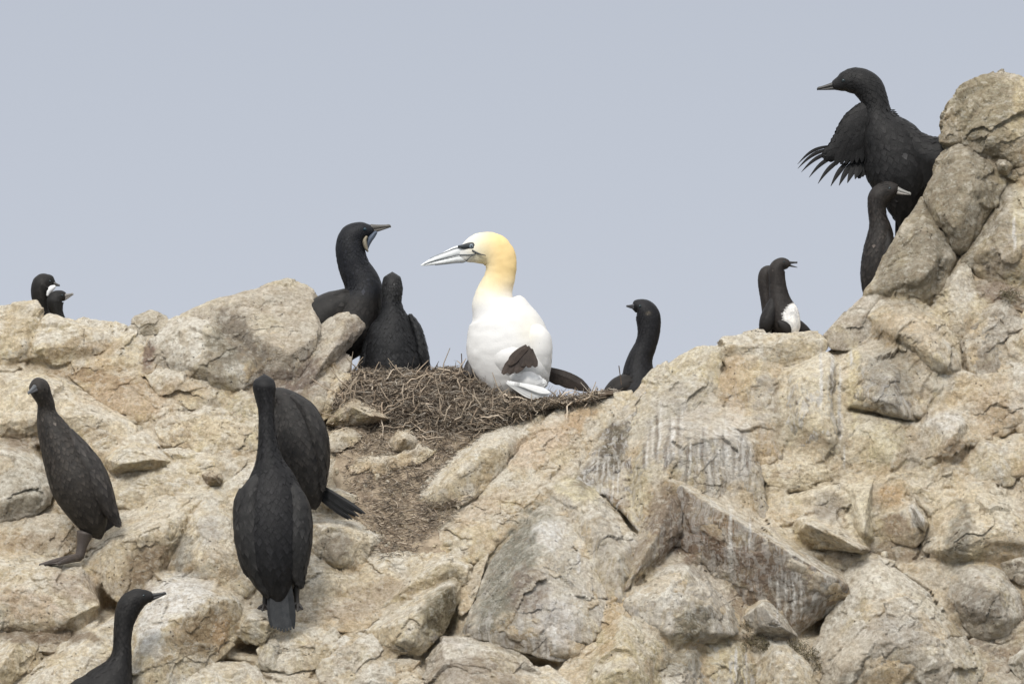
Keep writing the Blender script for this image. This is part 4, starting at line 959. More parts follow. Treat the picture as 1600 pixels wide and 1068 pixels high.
class Bird:
    def __init__(s, name, base, label, cat, group, tone, mat, var=.25, seed=0, edge=None):
        s.base = W([base])[0]
        s.o = thing(name, s.base, label, cat, group)
        s.tone = np.array(tone, float); s.mat = mat; s.var = var; s.seed = seed; s.r = np.random.default_rng(seed); s.edge = edge
    def colour(s, V, fn=None, flake=None):
        c = fn(V) if fn else np.repeat(s.tone[None], len(V), 0)
        return c
    def add(s, name, V, T, mat=None, fn=None, n_body=None, parent=None, tone=None):
        flat = 'feather' in name or name == 'wing_covert'
        c = fn(V) if fn else np.repeat(np.array(tone if tone is not None else s.tone)[None], len(V), 0)
        c = np.array(c, float)
        if n_body is not None and len(V) > n_body:      # contour feathers vary one by one
            k = (len(V) - n_body) // 5
            j = np.repeat(1 + s.r.normal(size=k) * s.var, 5)
            ed = np.tile([.7, 1.0, 1.1, 1.0, 1.7 if s.edge is None else s.edge], k)
            if s.mat is BLACKF: j *= np.repeat(np.where(s.r.random(k) < .003, s.r.uniform(2, 3.5, k), 1), 5)
            c[n_body:] *= np.clip(j * ed, .35, 9)[:, None]
        return mk(name, W(V) - s.base, T, mat or s.mat, parent=parent or s.o, col=c * (.58 if (mat or s.mat) is BLACKF and c.mean() < .1 else 1), smooth=not flat)
    def plumed(s, name, loft, step, ln, wd, lift=.6, warp=.8, fn=None, tone=None, growth=1.0, smin=.04, smax=.98, mat=None, extra=None):
        V, T = loft.mesh(warp, s.seed)
        fl = loft.flakes(step, ln, wd, lift, s.seed + 5, growth=growth, smin=smin, smax=smax)
        VV, TT = merge([(V, T), fl])
        return s.add(name, VV, TT, fn=fn, n_body=len(V), tone=tone, mat=mat)
    def part(s, name, loft, tone, mat, warp=0, parent=None):
        V, T = loft.mesh(warp, s.seed)
        return s.add(name, V, T, mat=mat, tone=tone, parent=parent)
    def bill(s, a, b_, r0, f0, f1, tone=(.07, .065, .06), hook=True, gape=0., lower=None):
        a = np.array(a, float); b_ = np.array(b_, float); d = b_ - a; L_ = np.linalg.norm(d); d /= L_
        n_ = np.array([-d[1], d[0]]);  n_ = n_ if n_[1] > 0 else -n_       # points down in the picture
        def pt(t, off, f): 
            q = a + d * L_ * t + n_ * off
            return (q[0], q[1], f0 + (f1 - f0) * t + f)
        up = [(*pt(0, -r0 * .32, 0), r0 * .62), (*pt(.35, -r0 * .22, 0), r0 * .42), (*pt(.75, -r0 * .10, 0), r0 * .30), (*pt(.93, -r0 * .04, 0), r0 * .30)]
        up += [(*pt(1.0, r0 * (.22 if hook else 0), 0), r0 * .14)]
        o = s.part('upper_mandible', Loft([(p[0], p[1], p[2], p[3], p[3] * .8) for p in up], 0, n=16, m=12), tone, HORN)
        ln = .93
        lo = [(*pt(0, r0 * .34, 0), r0 * .5), (*pt(.35 * ln, r0 * (.36 + gape * .35), 0), r0 * .3), (*pt(.75 * ln, r0 * (.26 + gape * .75), 0), r0 * .18), (*pt(ln, r0 * (.22 + gape), 0), r0 * .08)]
        s.part('lower_mandible', Loft([(p[0], p[1], p[2], p[3], p[3] * .8) for p in lo], 0, n=14, m=12), lower or tone, HORN)
    def eye(s, x, y, f, r, iris=(.02, .05, .06)):
        for sg in ((1, -1) if isinstance(f, tuple) else (0,)):
            ff = f[0] + sg * f[1] if sg else f
            v, t = ICO[3]
            c = np.where((v[:, 2] * (sg or 1) > .80)[:, None], (.004, .004, .004), iris)
            mk('eye', W(v * (r, r, r * .7) + (x, y, ff)) - s.base, t, EYE, parent=s.o, col=c)
    def tail(s, feathers, name='tail', tone=None, mat=None, each=False):
        nm = {'tail': 'tail_feather', 'wing_coverts': 'wing_covert', 'scapular_feathers': 'scapular_feather', 'nape_tuft': 'nape_plume'}[name]
        for V, T in feathers:
            s.add(nm, V, T, tone=np.array(tone if tone is not None else s.tone) * s.r.uniform(.7, 1.35), mat=mat)
    def leg(s, hip, heel, toes, f, r=4., tone=(.05, .045, .04)):
        o = s.part('leg', Loft([(hip[0], hip[1], 0, r * 1.6), ((hip[0] + heel[0]) / 2, (hip[1] + heel[1]) / 2, 0, r), (heel[0], heel[1], 0, r * .9)], f, n=16, m=12), tone, SKIN)
        web = [(heel[0], heel[1], f)] + [(q[0], q[1], f + q[2]) for q in toes]
        parts = []
        for q in toes:
            parts.append(Loft([(heel[0], heel[1], 0, r * .8), ((heel[0] + q[0]) / 2, (heel[1] + q[1]) / 2 - 1, q[2] / 2, r * .62), (q[0], q[1], q[2], r * .35)], f, n=12, m=8).mesh())
        for a, b_ in zip(toes[:-1], toes[1:]):
            P0 = np.array([heel[0], heel[1], f]); A = np.array([a[0], a[1], f + a[2]]); B = np.array([b_[0], b_[1], f + b_[2]])
            Mid = (A + B) / 2 * .9 + P0 * .1
            V = np.array([P0, A, Mid, B]); V2 = V + (0, 1.2, 0)
            parts.append((np.concatenate([V, V2]), np.array([(0, 1, 2), (0, 2, 3), (4, 6, 5), (4, 7, 6), (1, 5, 6), (1, 6, 2), (2, 6, 7), (2, 7, 3), (0, 4, 5), (0, 5, 1), (0, 3, 7), (0, 7, 4)])))
        V, T = merge(parts)
        mk('foot', W(V) - s.base, T, SKIN, parent=s.o, col=np.repeat(np.array(tone)[None], len(V), 0))

BK = (.014, .014, .016); JV = (.026, .022, .019); WING = (.022, .020, .019)
CG = 'cormorants on the rocks'; MG = 'murres on the ledge'

# far left pair
b = Bird('cormorant', (66, 560, -120), 'left of two distant cormorants, dark head and neck above the far left boulder', 'cormorant', CG, (.022, .02, .018), BLACKF, seed=1)
b.plumed('body', Loft([(83,441,7),(76,440,12),(67,444,16.5),(63,458,15),(64,475,11.5),(66,492,13),(66,520,26),(62,560,34),(58,600,24),(56,620,6)], -120, depth=.95), 3, 6, 3.5, .4)
b.bill((82, 443), (93, 446), 5, -118, -112, (.05, .048, .045)); b.eye(78, 439, (-119, 9), 1.3)
b = Bird('cormorant', (95, 560, -100), 'right of two distant cormorants at far left, its grey bill tip raised', 'cormorant', CG, (.02, .019, .018), BLACKF, seed=2)
b.plumed('body', Loft([(102,464,6),(95,463,10),(87,468,13.5),(87,480,11.5),(91,494,9),(94,512,16),(98,545,30),(100,590,22),(100,610,5)], -100, depth=.95), 3, 6, 3.5, .4)
b.bill((101, 464), (114, 459), 6, -98, -88, (.22, .21, .20)); b.eye(97, 461, (-100, 9), 1.3)

V, T = Loft([(86,447,0,2,4),(81,450,0,4.5,5),(76,455,0,4.5,5),(74,462,0,2,4)], -112, m=14).mesh(.3)  # white patch put in between the two heads, source unknown
b0 = bpy.data.objects['cormorant']
mk('white_patch', W(V) - np.array(b0.location), T, WHITEF, parent=b0, col=np.full((len(V), 3), .8))

# left standing juvenile
b = Bird('cormorant', (128, 875, 300), 'slim dark cormorant standing at the left, head facing the camera, webbed foot showing', 'cormorant', CG, (.050, .043, .037), BLACKF, seed=3)
fb = 305
b.plumed('body', Loft([(59,593,8,6,6),(60,599,12,14,13),(62,607,14,16,15),(67,618,10,14,14),(72,630,4,13,13),(73,645,0,15,15),(79,664,0,22,20),(93,695,0,31,28),(107,725,0,38,33),(121,756,0,42,36),(134,786,-4,36,32),(145,814,-12,25,24),(153,832,-20,13,13),(157,840,-22,4,4)], fb), 3.2, 6.5, 3.8, .7, growth=1.6)
b.plumed('wing', Loft([(108,672,6),(122,700,16),(142,735,22),(158,770,20),(174,800,11),(187,822,3)], fb + 8, depth=1.15), 6, 14, 5.5, .8, tone=(.056, .050, .046))
b.tail([feather((150 + k * 3, 800), (170 + k * 4, 836 - k * 3), 9, fb - 70 - k) for k in range(5)])
b.bill((56, 606), (44, 614), 7, fb + 26, fb + 44, (.10, .105, .11), lower=(.08, .08, .085))
b.eye(52, 602, fb + 22, 1.8); b.eye(68, 601, fb + 22, 1.8)
b.leg((133, 832), (124, 870), [(62, 883, 18), (70, 881, 34), (92, 880, 46)], fb - 10, 8.5, (.075, .062, .055))

# back-turned cormorant
fc = 400
b = Bird('cormorant', (430, 950, 380), 'black cormorant seen from behind, long neck straight up, grey tail on the rock', 'cormorant', CG, (.016, .0155, .017), BLACKF, seed=4)
b.plumed('body', Loft([(413,589,0,9,8),(413,594,0,15.5,13),(413,604,0,18.2,17),(414,618,0,16,15),(416,640,0,12.5,13),(417,665,0,13,14),(419,695,0,16,17),(421,720,0,22,22),(424,745,0,36,28),(426,775,0,49,36),(427,810,0,56,42),(427,850,0,56,43),(428,885,0,47,38),(432,912,0,32,28),(436,932,0,18,18),(438,944,0,8,8)], fc), 3.0, 6.5, 3.8, .6, growth=2.2)
b.plumed('wing', Loft([(406,742,8),(393,772,19),(389,815,24),(393,855,24),(403,892,17),(414,922,8),(420,932,3)], fc + 13, depth=1.0), 7, 17, 7, .9, tone=(.034, .033, .033))
b.plumed('wing', Loft([(450,752,8),(463,785,19),(465,820,24),(463,860,23),(465,895,14),(470,918,4)], fc + 13, depth=1.0), 7, 17, 7, .9, tone=(.034, .033, .033))
b.plumed('wing_shoulder', Loft([(378,764,5),(373,785,8),(373,815,9),(377,850,9),(380,880,6),(388,900,2)], fc + 8, depth=2.2), 7, 16, 6, .8, tone=(.030, .029, .029))
b.tail([feather((421 + k * 4.2, 900), (424 + k * 5.0, 987 - abs(k - 4) * 1.8), 11, fc + 16 + (k % 2) * 1.5, fc + 6) for k in range(8)], tone=(.072, .076, .082))
b.leg((415, 915), (414, 945), [(403, 950, 10), (410, 953, 16), (420, 951, 12)], fc - 8, 4.5, (.035, .032, .03))
b.leg((462, 918), (464, 942), [(456, 948, 12), (465, 954, 18), (473, 951, 10)], fc - 8, 4.5, (.035, .032, .03))
b.bill((413, 603), (413, 597), 6, fc - 14, fc - 42, (.05, .05, .05))

# half hidden cormorant behind it
fd = 262
b = Bird('cormorant', (485, 790, 230), 'dark cormorant half hidden behind the back-turned one, long tail feathers pointing right', 'cormorant', CG, (.020, .0185, .018), BLACKF, seed=5)
b.plumed('body', Loft([(418,672,-20,5,5),(417,664,-20,9,9),(417,648,-14,10,11),(419,630,-6,10,12),(430,620,0,14,16),(443,628,0,24,26),(455,650,0,41,34),(465,685,0,48,40),(474,720,0,43,38),(480,750,0,33,30),(486,775,0,22,20),(492,792,0,8,8)], fd), 3.6, 8, 4.6, .6, growth=1.4, tone=(.034, .031, .029))
b.plumed('wing', Loft([(455,618,6),(478,642,14),(492,675,18),(498,710,15),(502,740,8),(505,766,2)], fd + 16, depth=1.3), 7, 16, 6.5, .9, tone=(.040, .037, .035))
b.tail([feather((484 + k * 2, 765 - k * 2.2), (545 + k * 5.2, 811 - k * 2.2 + (k % 2) * 2), 8, fd - 4 + k, fd + 6 + 3 * k, camber=.1) for k in range(6)], tone=(.028, .029, .031))
b.bill((418, 672), (416, 694), 6, fd - 20, fd - 18); b.eye(417, 662, (fd - 19, 8.5), 1.8)
b.leg((478, 780), (476, 794), [(462, 797, 8), (468, 799, 14), (478, 799, 14)], fd - 4, 4, (.04, .036, .033))

# bottom-left cormorant
fe = 505
b = Bird('cormorant', (150, 1190, 480), 'black cormorant cut off by the bottom edge, slim bill pointing right', 'cormorant', CG, (.019, .0175, .017), BLACKF, seed=6)
b.plumed('body', Loft([(237,932,0,7.5,6.5),(228,932,0,11.5,10),(216,935,0,16.5,14),(204,944,0,19,16),(197,960,0,17.5,16),(193,978,0,15,15),(191,1002,0,14,15),(190,1024,0,16,17),(184,1044,0,24,24),(172,1070,0,42,36),(155,1110,0,60,44),(142,1160,0,56,40),(135,1200,0,30,26),(133,1222,0,6,6)], fe, depth=.9), 3.0, 6.5, 3.6, .55, growth=2)
b.plumed('wing', Loft([(158,1056,6),(128,1080,22),(105,1120,28),(92,1165,20),(85,1205,4)], fe + 10, depth=1.2), 7, 17, 7, .9)
b.tail([feather((125 + k * 3, 1190), (108 + k * 5, 1262), 10, fe - 8) for k in range(6)])
b.bill((234, 933), (259, 926), 7.6, fe, fe, (.03, .03, .031)); b.eye(224, 930, (fe, 10.5), 2.0, (.02, .05, .055))
b.leg((150, 1190), (156, 1222), [(178, 1230, 8), (180, 1230, 18), (170, 1232, 26)], fe, 5)

# big nesting adult
ff = -75
def adult(V):
    c = np.repeat(np.array([(.012, .0135, .019)]), len(V), 0)
    k = sm(452, 474, V[:, 1])[:, None]
    c = c * (1 - k) + np.array([(.022, .0195, .018)]) * k
    return c
b = Bird('cormorant', (530, 590, -80), 'adult cormorant with blue throat skin beside the nest, bill pointing right', 'cormorant', CG, BK, BLACKF, seed=7, edge=1.1)
b.plumed('body', Loft([(582,360,0,7,6),(574,360,0,11,10),(562,362,0,16,14),(551,370,0,21,16),(547,385,0,22.5,18),(549,402,0,23.5,19),(555,421,0,25,20),(565,440,0,28,23),(568,458,0,31,28),(560,485,0,38,36),(548,515,0,42,40),(530,543,0,31,34),(522,563,0,21,24),(521,580,0,12,14),(522,592,0,4,4)], ff), 3.2, 6.5, 3.8, .35, warp=.5, growth=1.6, fn=adult)
b.plumed('wing', Loft([(578,456,8),(560,466,17),(535,476,25),(510,490,30),(490,515,28),(475,550,18),(465,585,4)], ff + 6, depth=1.0), 6.5, 14, 6.5, .7, tone=(.030, .028, .026))
V, T = Loft([(588,362,0,2.5,5),(583,367,0,4.5,7),(578,374,0,4.5,8),(575,382,0,3.2,7),(573.5,391,0,1.2,3)], ff, m=16).mesh()
b.add('throat_pouch', V, T, mat=SKIN, tone=(.085, .11, .155))
V, T = Loft([(573,369,0,2,11),(570,375,0,3.6,12.5),(570.5,382,0,4,12.5),(572.5,389,0,2.6,10),(575,393,0,1.2,5)], ff + 1.5, m=16).mesh()
b.add('chin_patch', V, T, mat=BLACKF, tone=(.30, .265, .20))
b.bill((580, 358), (610, 353), 8.5, ff, ff, (.085, .078, .068)); b.eye(570, 358, (ff, 12.2), 2.2, (.01, .06, .09))
b.leg((528, 570), (526, 592), [(545, 598, 6), (546, 598, 14), (540, 600, 22)], ff, 5, (.02, .02, .02))
b.tail([feather((505 + k * 3, 565), (480 + k * 3, 640), 9, ff - 20) for k in range(5)])

# chick beside it
fg = -45
b = Bird('cormorant', (615, 590, -50), 'sooty young cormorant on the left rim of the nest, back to camera', 'cormorant', CG, (.014, .0145, .016), BLACKF, seed=8)
b.plumed('body', Loft([(613,429,0,8,8),(613,433,0,12.5,11),(613,444,0,15.5,15),(613,458,0,16,16),(612,472,0,15,16),(613,486,0,18.5,19),(614,503,0,30,26),(612,525,0,40,34),(613,550,0,46,38),(615,575,0,49,40),(616,592,0,40,34),(616,602,0,10,10)], fg), 3, 6, 3.6, .7, warp=1.6, growth=1.2, fn=lambda V: np.where((V[:, 1] < 470)[:, None], (.027, .027, .028), (.013, .0135, .0155)))
b.plumed('wing', Loft([(640,492,4),(650,512,8),(656,535,10),(660,560,11),(668,583,6),(674,592,2)], fg, depth=1.8), 4.5, 9, 5, 1.0, tone=(.017, .018, .020))
b.plumed('wing', Loft([(586,505,4),(578,530,8),(572,556,9),(566,580,7),(562,590,2)], fg, depth=1.8), 4.5, 9, 5, 1.0, tone=(.014, .015, .017))
b.bill((613, 440), (613, 432), 6, fg - 14, fg - 34)

# cormorant right of the gannet
fj = -70
b = Bird('cormorant', (1000, 620, -70), 'cormorant between the gannet and the right cliff, short bill left, pale ear spot', 'cormorant', CG, (.014, .014, .017), BLACKF, seed=9, edge=1.1)
def jcol(V):
    c = np.repeat(np.array([(.0135, .0135, .0165)]), len(V), 0)
    k = np.exp(-(((V[:, 0] - 1013) / 3.4) ** 2 + ((V[:, 1] - 489) / 2.2) ** 2))[:, None]
    return c * (1 - k) + np.array([(.20, .17, .13)]) * k
b.plumed('body', Loft([(991,480,0,8,7),(997,479,0,12,11),(1005,483,0,17,15),(1012,493,0,19.5,16),(1014,508,0,18.5,16),(1013,525,0,17,16),(1008,542,0,17,16),(1001,558,0,19,18),(998,574,0,23,22),(998,590,0,28,28),(996,610,0,38,36),(990,640,0,36,34),(986,665,0,10,10)], fj), 3, 6, 3.5, .35, warp=.5, fn=jcol)
b.plumed('wing', Loft([(1010,596,8),(992,600,16),(972,606,20),(958,622,18),(950,640,6)], fj + 14, depth=1.0), 5, 10, 5, .7, tone=(.026, .022, .019))
b.bill((990, 479), (979, 478), 5.0, fj + 6, fj + 10, (.055, .055, .06)); b.eye(1000, 478, (fj, 13), 1.8)

# spread-winged cormorant
fk = -190
b = Bird('cormorant', (1410, 365, -190), 'big black cormorant drying its spread wing beside the right pinnacle', 'cormorant', CG, (.016, .0155, .016), BLACKF, seed=10, var=.3)
b.plumed('body', Loft([(1303,134,0,7.5,6),(1312,131,0,12,10),(1325,127,0,18.5,15),(1342,127,0,21.5,17),(1357,137,0,23,18),(1365,152,0,21,18),(1370,168,0,20,19),(1373,184,0,24,24),(1382,206,0,40,32),(1398,236,0,52,38),(1408,268,0,55,40),(1412,298,0,44,34),(1413,325,0,26,22),(1413,345,0,14,12),(1414,360,0,4,4)], fk), 3.4, 7.5, 4.2, .7, growth=2.4)
# far wing (image left): arm, coverts and single flight feathers
w = fk + 6
b.plumed('wing', Loft([(1382,160,8),(1362,174,21),(1344,196,29),(1331,216,28),(1315,231,20),(1300,239,12),(1287,245,5)], w, depth=.3), 5, 13, 6, .7, tone=(.017, .0165, .017))
tips = [(1246,257),(1246.5,263.5),(1252,269),(1264,277.5),(1278,287),(1298,291),(1311,290),(1324,286),(1336,280)]
roots = [(1306,228),(1308,232),(1312,236),(1317,240),(1323,244),(1330,247),(1336,249),(1342,250),(1348,250)]
for k, (q, t_) in enumerate(zip(roots, tips)):
    V, T = feather(q, t_, [5.5, 6.2, 6.6, 7, 7.5, 8.5, 9.5, 11, 13][k], w - 2 - .8 * k, w + 4, ts=.45, curve=[.13, .12, .11, .10, .08, .05, .04, .03, .02][k], tipw=.08, seg=14)
    b.add('primary_feather', V, T, tone=np.array((.014, .0135, .014)) * b.r.uniform(.85, 1.2))
for k in range(6):
    V, T = feather((1338 + k * 4.5, 225 - k * 3.0), (1343 + k * 4.6, 279 - k * 2.6), 14, w - 8 - .5 * k, w - 4, curve=.02, tipw=.3)
    b.add('secondary_feather', V, T, tone=np.array((.014, .0135, .014)) * b.r.uniform(.85, 1.2))
b.tail([feather((1322 + k * 6.0, 222 - k * 6.5), (1306 + k * 8.2, 258 - k * 1.0), 12, w + 9, w + 3, curve=.04) for k in range(8)], name='wing_coverts', tone=(.017, .0165, .017))
# near wing, going behind the pinnacle
b.plumed('wing', Loft([(1386,186,7),(1403,205,17),(1425,226,24),(1452,243,30),(1480,250,35),(1510,258,14)], fk + 14, depth=.7), 6, 15, 7, .8, tone=(.020, .0195, .020))
b.tail([feather((1388 + k * 9, 225 + k * 4), (1392 + k * 9.5, 300 + 6 * (k % 2) + (k < 5) * 12 - k * 2), 15, fk + 34 + k * .4, fk + 26, curve=.03) for k in range(11)], name='scapular_feathers', tone=(.021, .0205, .021))
b.tail([feather((1404 + k * 4, 310), (1404 + k * 4.5, 392), 11, fk - 6 + k * .5, fk - 14) for k in range(6)])
b.bill((1306, 134), (1277, 139), 8, fk, fk, (.035, .033, .031)); b.eye(1318, 126, (fk, 13), 2.2)
b.tail([feather((1390 + k * 2, 172 + k * 2), (1399 + k * 2.2, 172 + k * 3.2), 2.2, fk + 4) for k in range(4)], name='nape_tuft')

# juvenile in front of it
fl = -120
b = Bird('cormorant', (1370, 470, -120), 'brown young cormorant with pale bill, upright below the spread winged one', 'cormorant', CG, (.034, .029, .026), BLACKF, seed=11)
b.plumed('body', Loft([(1402,298,0,7.5,7),(1396,297,0,12,10),(1385,299,0,16,13),(1374,307,0,17,15),(1370,322,0,14.5,14),(1372,340,0,14,14),(1375,358,0,18,17),(1375,382,0,24,22),(1373,408,0,27,24),(1368,436,0,24,22),(1362,458,0,15,15),(1358,472,0,5,5)], fl), 3, 6.5, 3.8, .7, warp=1.0, growth=1.3)
b.plumed('wing', Loft([(1386,362,6),(1388,390,14),(1384,420,15),(1374,450,8),(1368,470,2)], fl + 8, depth=1.2), 5, 12, 5.5, .8, tone=(.023, .020, .018))
b.bill((1402, 298), (1423, 303), 7, fl + 3, fl + 12, (.22, .215, .20), lower=(.26, .24, .22)); b.eye(1390, 294, (fl, 11), 1.8)

# gannet ------------------------------------------------------------
fh = 12
def gan(V):
    x, y = V[:, 0], V[:, 1]
    white = np.array([(.73, .72, .70)]); buff = np.array([(.83, .60, .27)]); pale = np.array([(.80, .72, .50)])
    k = sm(716, 760, x) * (1 - sm(430, 478, y + (x - 780) * .35))
    k2 = sm(742, 784, x) * (1 - sm(415, 478, y))
    c = white * (1 - k[:, None]) + pale * k[:, None]
    c = c * (1 - .9 * k2[:, None]) + buff * .9 * k2[:, None]
    # greenish wash on the fore crown is absent; a faint yellow stain low on the back
    s_ = np.exp(-(((x - 826) / 16) ** 2 + ((y - 515) / 24) ** 2)) * .35
    return c * (1 - s_[:, None]) + np.array([(.82, .74, .52)]) * s_[:, None]
b = Bird('gannet', (800, 615, 10), 'white gannet with buff yellow head and long grey bill sitting on the nest', 'gannet', None, (.80, .79, .765), WHITEF, seed=12, var=.015, edge=1.02)
b.plumed('body', Loft([(719,397,0,9,7),(727,395,0,15,11),(740,391,0,21.5,16),(756,388,0,25.5,18),(770,391,0,27,19),(780,402,0,26,19),(783,418,0,24,19),(780,436,0,24.5,20),(774,454,0,27.5,24),(772,471,0,35,34),(780,490,0,49,45),(788,515,0,61,54),(794,542,0,66,58),(797,568,0,63,54),(800,590,0,51,46),(806,606,0,36,34),(815,618,0,16,16),(818,622,0,5,5)], fh), 3.0, 7.5, 4.6, .03, warp=1.1, growth=1.8, fn=gan, smin=.962, smax=.968)
# near wing, white coverts wrapped round the flank
b.plumed('wing', Loft([(740,514,-34,4,4),(756,532,-16,13,13),(777,550,-2,24,24),(800,560,3,31,31),(826,570,-4,27,28),(843,585,-18,16,18),(851,600,-30,4,5)], fh + 29), 4.5, 13, 7, .35, warp=.9, fn=gan)
b.plumed('wing', Loft([(797,490,-26,4,4),(818,510,-12,15,20),(836,530,-4,24,32),(841,558,-6,22,30),(846,582,-14,14,18),(851,603,-22,4,5)], fh + 22), 4.5, 13, 7, .35, warp=.9, fn=gan)
b.plumed('rump', Loft([(800,588,8),(822,594,16),(840,598,12),(853,600,5)], fh + 48, depth=1.0), 5, 12, 7, .6, tone=(.66, .66, .65), warp=.6)
for k, (q, t_, wd) in enumerate([((829,543),(785,584),15),((831,548),(795,584),15),((833,554),(805,582),14),((830,544),(816,572),17),((829,545),(838,573),13),((830,546),(827,574),14),((824,541),(795,570),15)]):
    V, T = feather(q, t_, wd, fh + 74 + .8 * k, fh + 78 + .5 * k, curve=.05, tipw=.35)
    b.add('primary_feather', V, T, tone=np.array((.085, .064, .053)) * b.r.uniform(.8, 1.35), mat=BLACKF)
for k, (q, t_) in enumerate([((850,577),(922,611)),((850,581),(910,609)),((848,586),(898,606)),((852,577),(886,592)),((850,588),(876,600))]):
    V, T = feather(q, t_, 19 - 2 * k, fh - 6 - .8 * k, fh - 6 - k, curve=-.05, tipw=.3, camber=.08)
    b.add('primary_feather', V, T, tone=np.array((.050, .040, .035)) * b.r.uniform(.8, 1.35), mat=BLACKF)
b.tail([feather((792 + k * 4, 596 + k * .8), (868 - abs(k - 3) * 3 - (6 - k) * 4, 613 + (6 - k) * 1.6), 10, fh + 74 + k, fh + 70 + k * 1.2) for k in range(7)], tone=(.72, .72, .71), mat=WHITEF)
# bill: long dagger, grey-white with dark seams
b.part('upper_mandible', Loft([(724,390.5,0,8,7),(712,393,0,8,6.5),(695,399,0,5.6,5),(678,405.5,0,3.6,3.4),(665,411,0,2.1,2),(657.5,414.6,0,.7,.7)], fh, n=34, m=20), (.80, .82, .82), HORN)
b.part('lower_mandible', Loft([(726,402.5,0,7,6.4),(712,404.5,0,5.2,5.2),(695,408,0,4,4),(678,411,0,2.8,2.8),(666,413.4,0,1.6,1.6),(659,415,0,.6,.6)], fh, n=34, m=20), (.76, .78, .78), HORN)
def seam(name, P, r_, tone=(.03, .035, .04), sg=1):
    r_ = r_ * (.75 if name == 'bill_line' else 1)
    if name == 'bill_line': tone = (.10, .11, .12)
    L_ = Loft([(p[0], p[1], sg * p[2], r_ * p[3], r_ * .8) for p in P], fh, n=24, m=8); V, T = L_.mesh()
    b.add(name, V, T, mat=HORN, tone=tone)
for sg in (1, -1):
    seam('bill_line', [(743,396.5,17.2,.9),(733,398.0,14.4,1),(718,398.2,7.2,1),(703,401.2,5.6,.9),(688,404.6,4.3,.8),(672,409.2,3.0,.7),(662,413,1.6,.5)], 1.05, sg=sg)
    seam('bill_line', [(722,385.5,8.2,1),(710,388,6.6,1),(700,392,5.4,.8),(686,397.5,4.3,.7),(672,403.5,3.1,.6)], .9, sg=sg)
    seam('bill_line', [(742,397,17.3,1),(734,402,14,1),(727,408.5,6.0,.9),(722,410.5,3.6,.7)], .9, sg=sg)
    seam('bill_line', [(724,410,3.0,1),(710,410.8,2.4,1),(695,412.4,1.6,.9),(680,414,1.0,.8)], .9, sg=sg)
    seam('gape_line', [(738,391,16.5,1.2),(744,394.5,18.2,1.1),(751,397.2,19.5,.8),(759,399,20.4,.5)], 1.3, sg=sg)
    # dark skin round the eye
    seam('eye_skin', [(716,385,7.6,.6),(724,385.2,10.4,1.3),(732,384.2,12.8,1.8),(738,384.6,14.4,2.0),(741,388.5,14.6,1.3),(742,392,14.4,.6)], 2.9, sg=sg)
    v, t = ICO[3]
    c = np.where((np.hypot(v[:, 0], v[:, 1]) < .42)[:, None], (.005, .005, .006), (.20, .25, .29))
    mk('eye', W(v * (3.1, 3.1, 1.6) + (736.5, 384.6, fh + sg * 15.6)) - b.base, t, EYE, parent=b.o, col=c)
# dark webbed foot propped on the rim
V = np.array([(722,578,8),(733,562,2),(746,580,8),(738,584,14),(722,580,-4),(733,564,-8),(746,582,-6),(730,584,12)], float) + (0, 0, fh)
b.add('foot', *merge([Loft([(733,561,0,1.5,3),(733,568,0,6,6),(734,576,0,10,9),(735,586,0,13,10)], fh + 8, n=14, m=14).mesh(.6)]), mat=SKIN, tone=(.045, .040, .038))

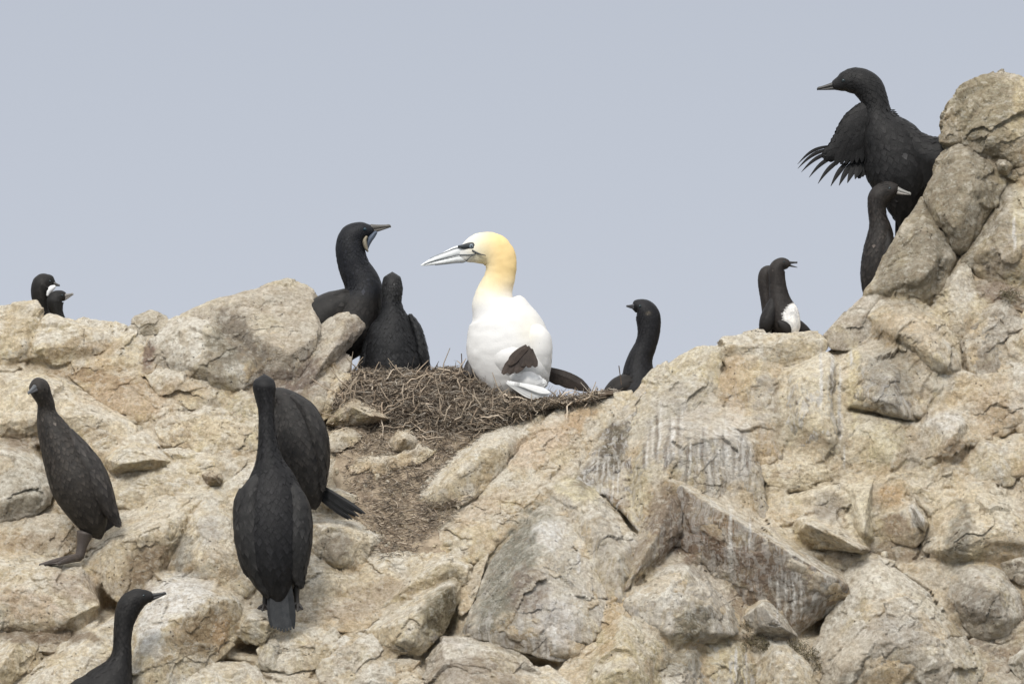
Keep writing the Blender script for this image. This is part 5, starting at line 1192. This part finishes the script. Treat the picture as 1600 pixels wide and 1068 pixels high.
# murres --------------------------------------------------------------
MB_ = (.024, .020, .018)
def mur1(V):
    x, y = V[:, 0], V[:, 1]
    edge_ = np.interp(y, [474, 484, 500, 505, 525], [1236, 1225, 1222, 1231, 1234])
    return np.where(((y > 473) & (x > edge_))[:, None], (.80, .79, .77), MB_)
b = Bird('murre', (1222, 524, -20), 'front murre on the cream ledge with open bill pointing right and white belly', 'murre', MG, MB_, BLACKF, seed=13, var=.1, edge=1.1)
b.plumed('body', Loft([(1233,412,0,5,4.5),(1229,412,0,8,7),(1220,413,0,11,10),(1214,421,0,13,12),(1214,436,0,13,12.5),(1216,454,0,14.5,14),(1219,472,0,18,18),(1224,488,0,23,21),(1228,502,0,22.5,22),(1230,514,0,20,19),(1230,524,0,12,12)], -20, n=70), 2.4, 4.5, 2.8, .25, warp=.3, fn=mur1)
b.plumed('wing', Loft([(1210,462,4),(1207,478,10),(1202,494,13),(1197,508,12),(1190,519,5),(1186,524,1.5)], -14, depth=1.1), 4, 9, 4, .4, warp=.3, tone=(.026, .023, .022))
b.plumed('wing', Loft([(1216,502,3),(1224,508,7),(1230,514,7),(1232,522,3)], 2, depth=.6), 4, 7, 4, .3, warp=.3, tone=(.026, .022, .020))
b.bill((1231, 412), (1246, 410), 5.0, -20, -20, (.025, .024, .024), hook=False, gape=1.3); b.eye(1225, 409, (-20, 8.3), 1.2)
def mur2(V):
    x, y = V[:, 0], V[:, 1]
    return np.where(((y > 489) & (x < 1204))[:, None], (.78, .77, .75), MB_)
b = Bird('murre', (1198, 526, -55), 'rear murre standing behind the open-billed one, only its dark nape and side showing', 'murre', MG, MB_, BLACKF, seed=14, var=.1, edge=1.1)
b.plumed('body', Loft([(1212,425,0,5,5),(1206,423,0,8,8),(1198,426,0,11,11),(1195,438,0,11,12),(1197,455,0,11,13),(1200,473,0,11,15),(1203,490,0,12.5,17),(1203,508,0,14,18),(1202,522,0,12,14),(1202,532,0,4,5)], -55), 2.4, 4.5, 2.8, .25, warp=.3, fn=mur2)
b.bill((1211, 426), (1222, 428), 4.5, -56, -60, (.025, .024, .024), hook=False); b.eye(1204, 421, (-55, 9), 1.2)
b = Bird('murre', (1252, 528, -60), 'crouching murre of which only a dark rounded back shows right of the white-bellied one', 'murre', MG, MB_, BLACKF, seed=15, var=.1, edge=1.1)
b.plumed('body', Loft([(1224,505,0,3,4),(1230,503,0,8,9),(1240,509,0,13,15),(1250,516,0,13,16),(1260,522,0,10,12),(1269,528,0,4,6)], -60, depth=1.0), 2.4, 5, 3, .3, warp=.3, tone=(.028, .024, .022))
b.bill((1223, 505), (1214, 506), 4.5, -60, -62, (.025, .024, .024), hook=False)
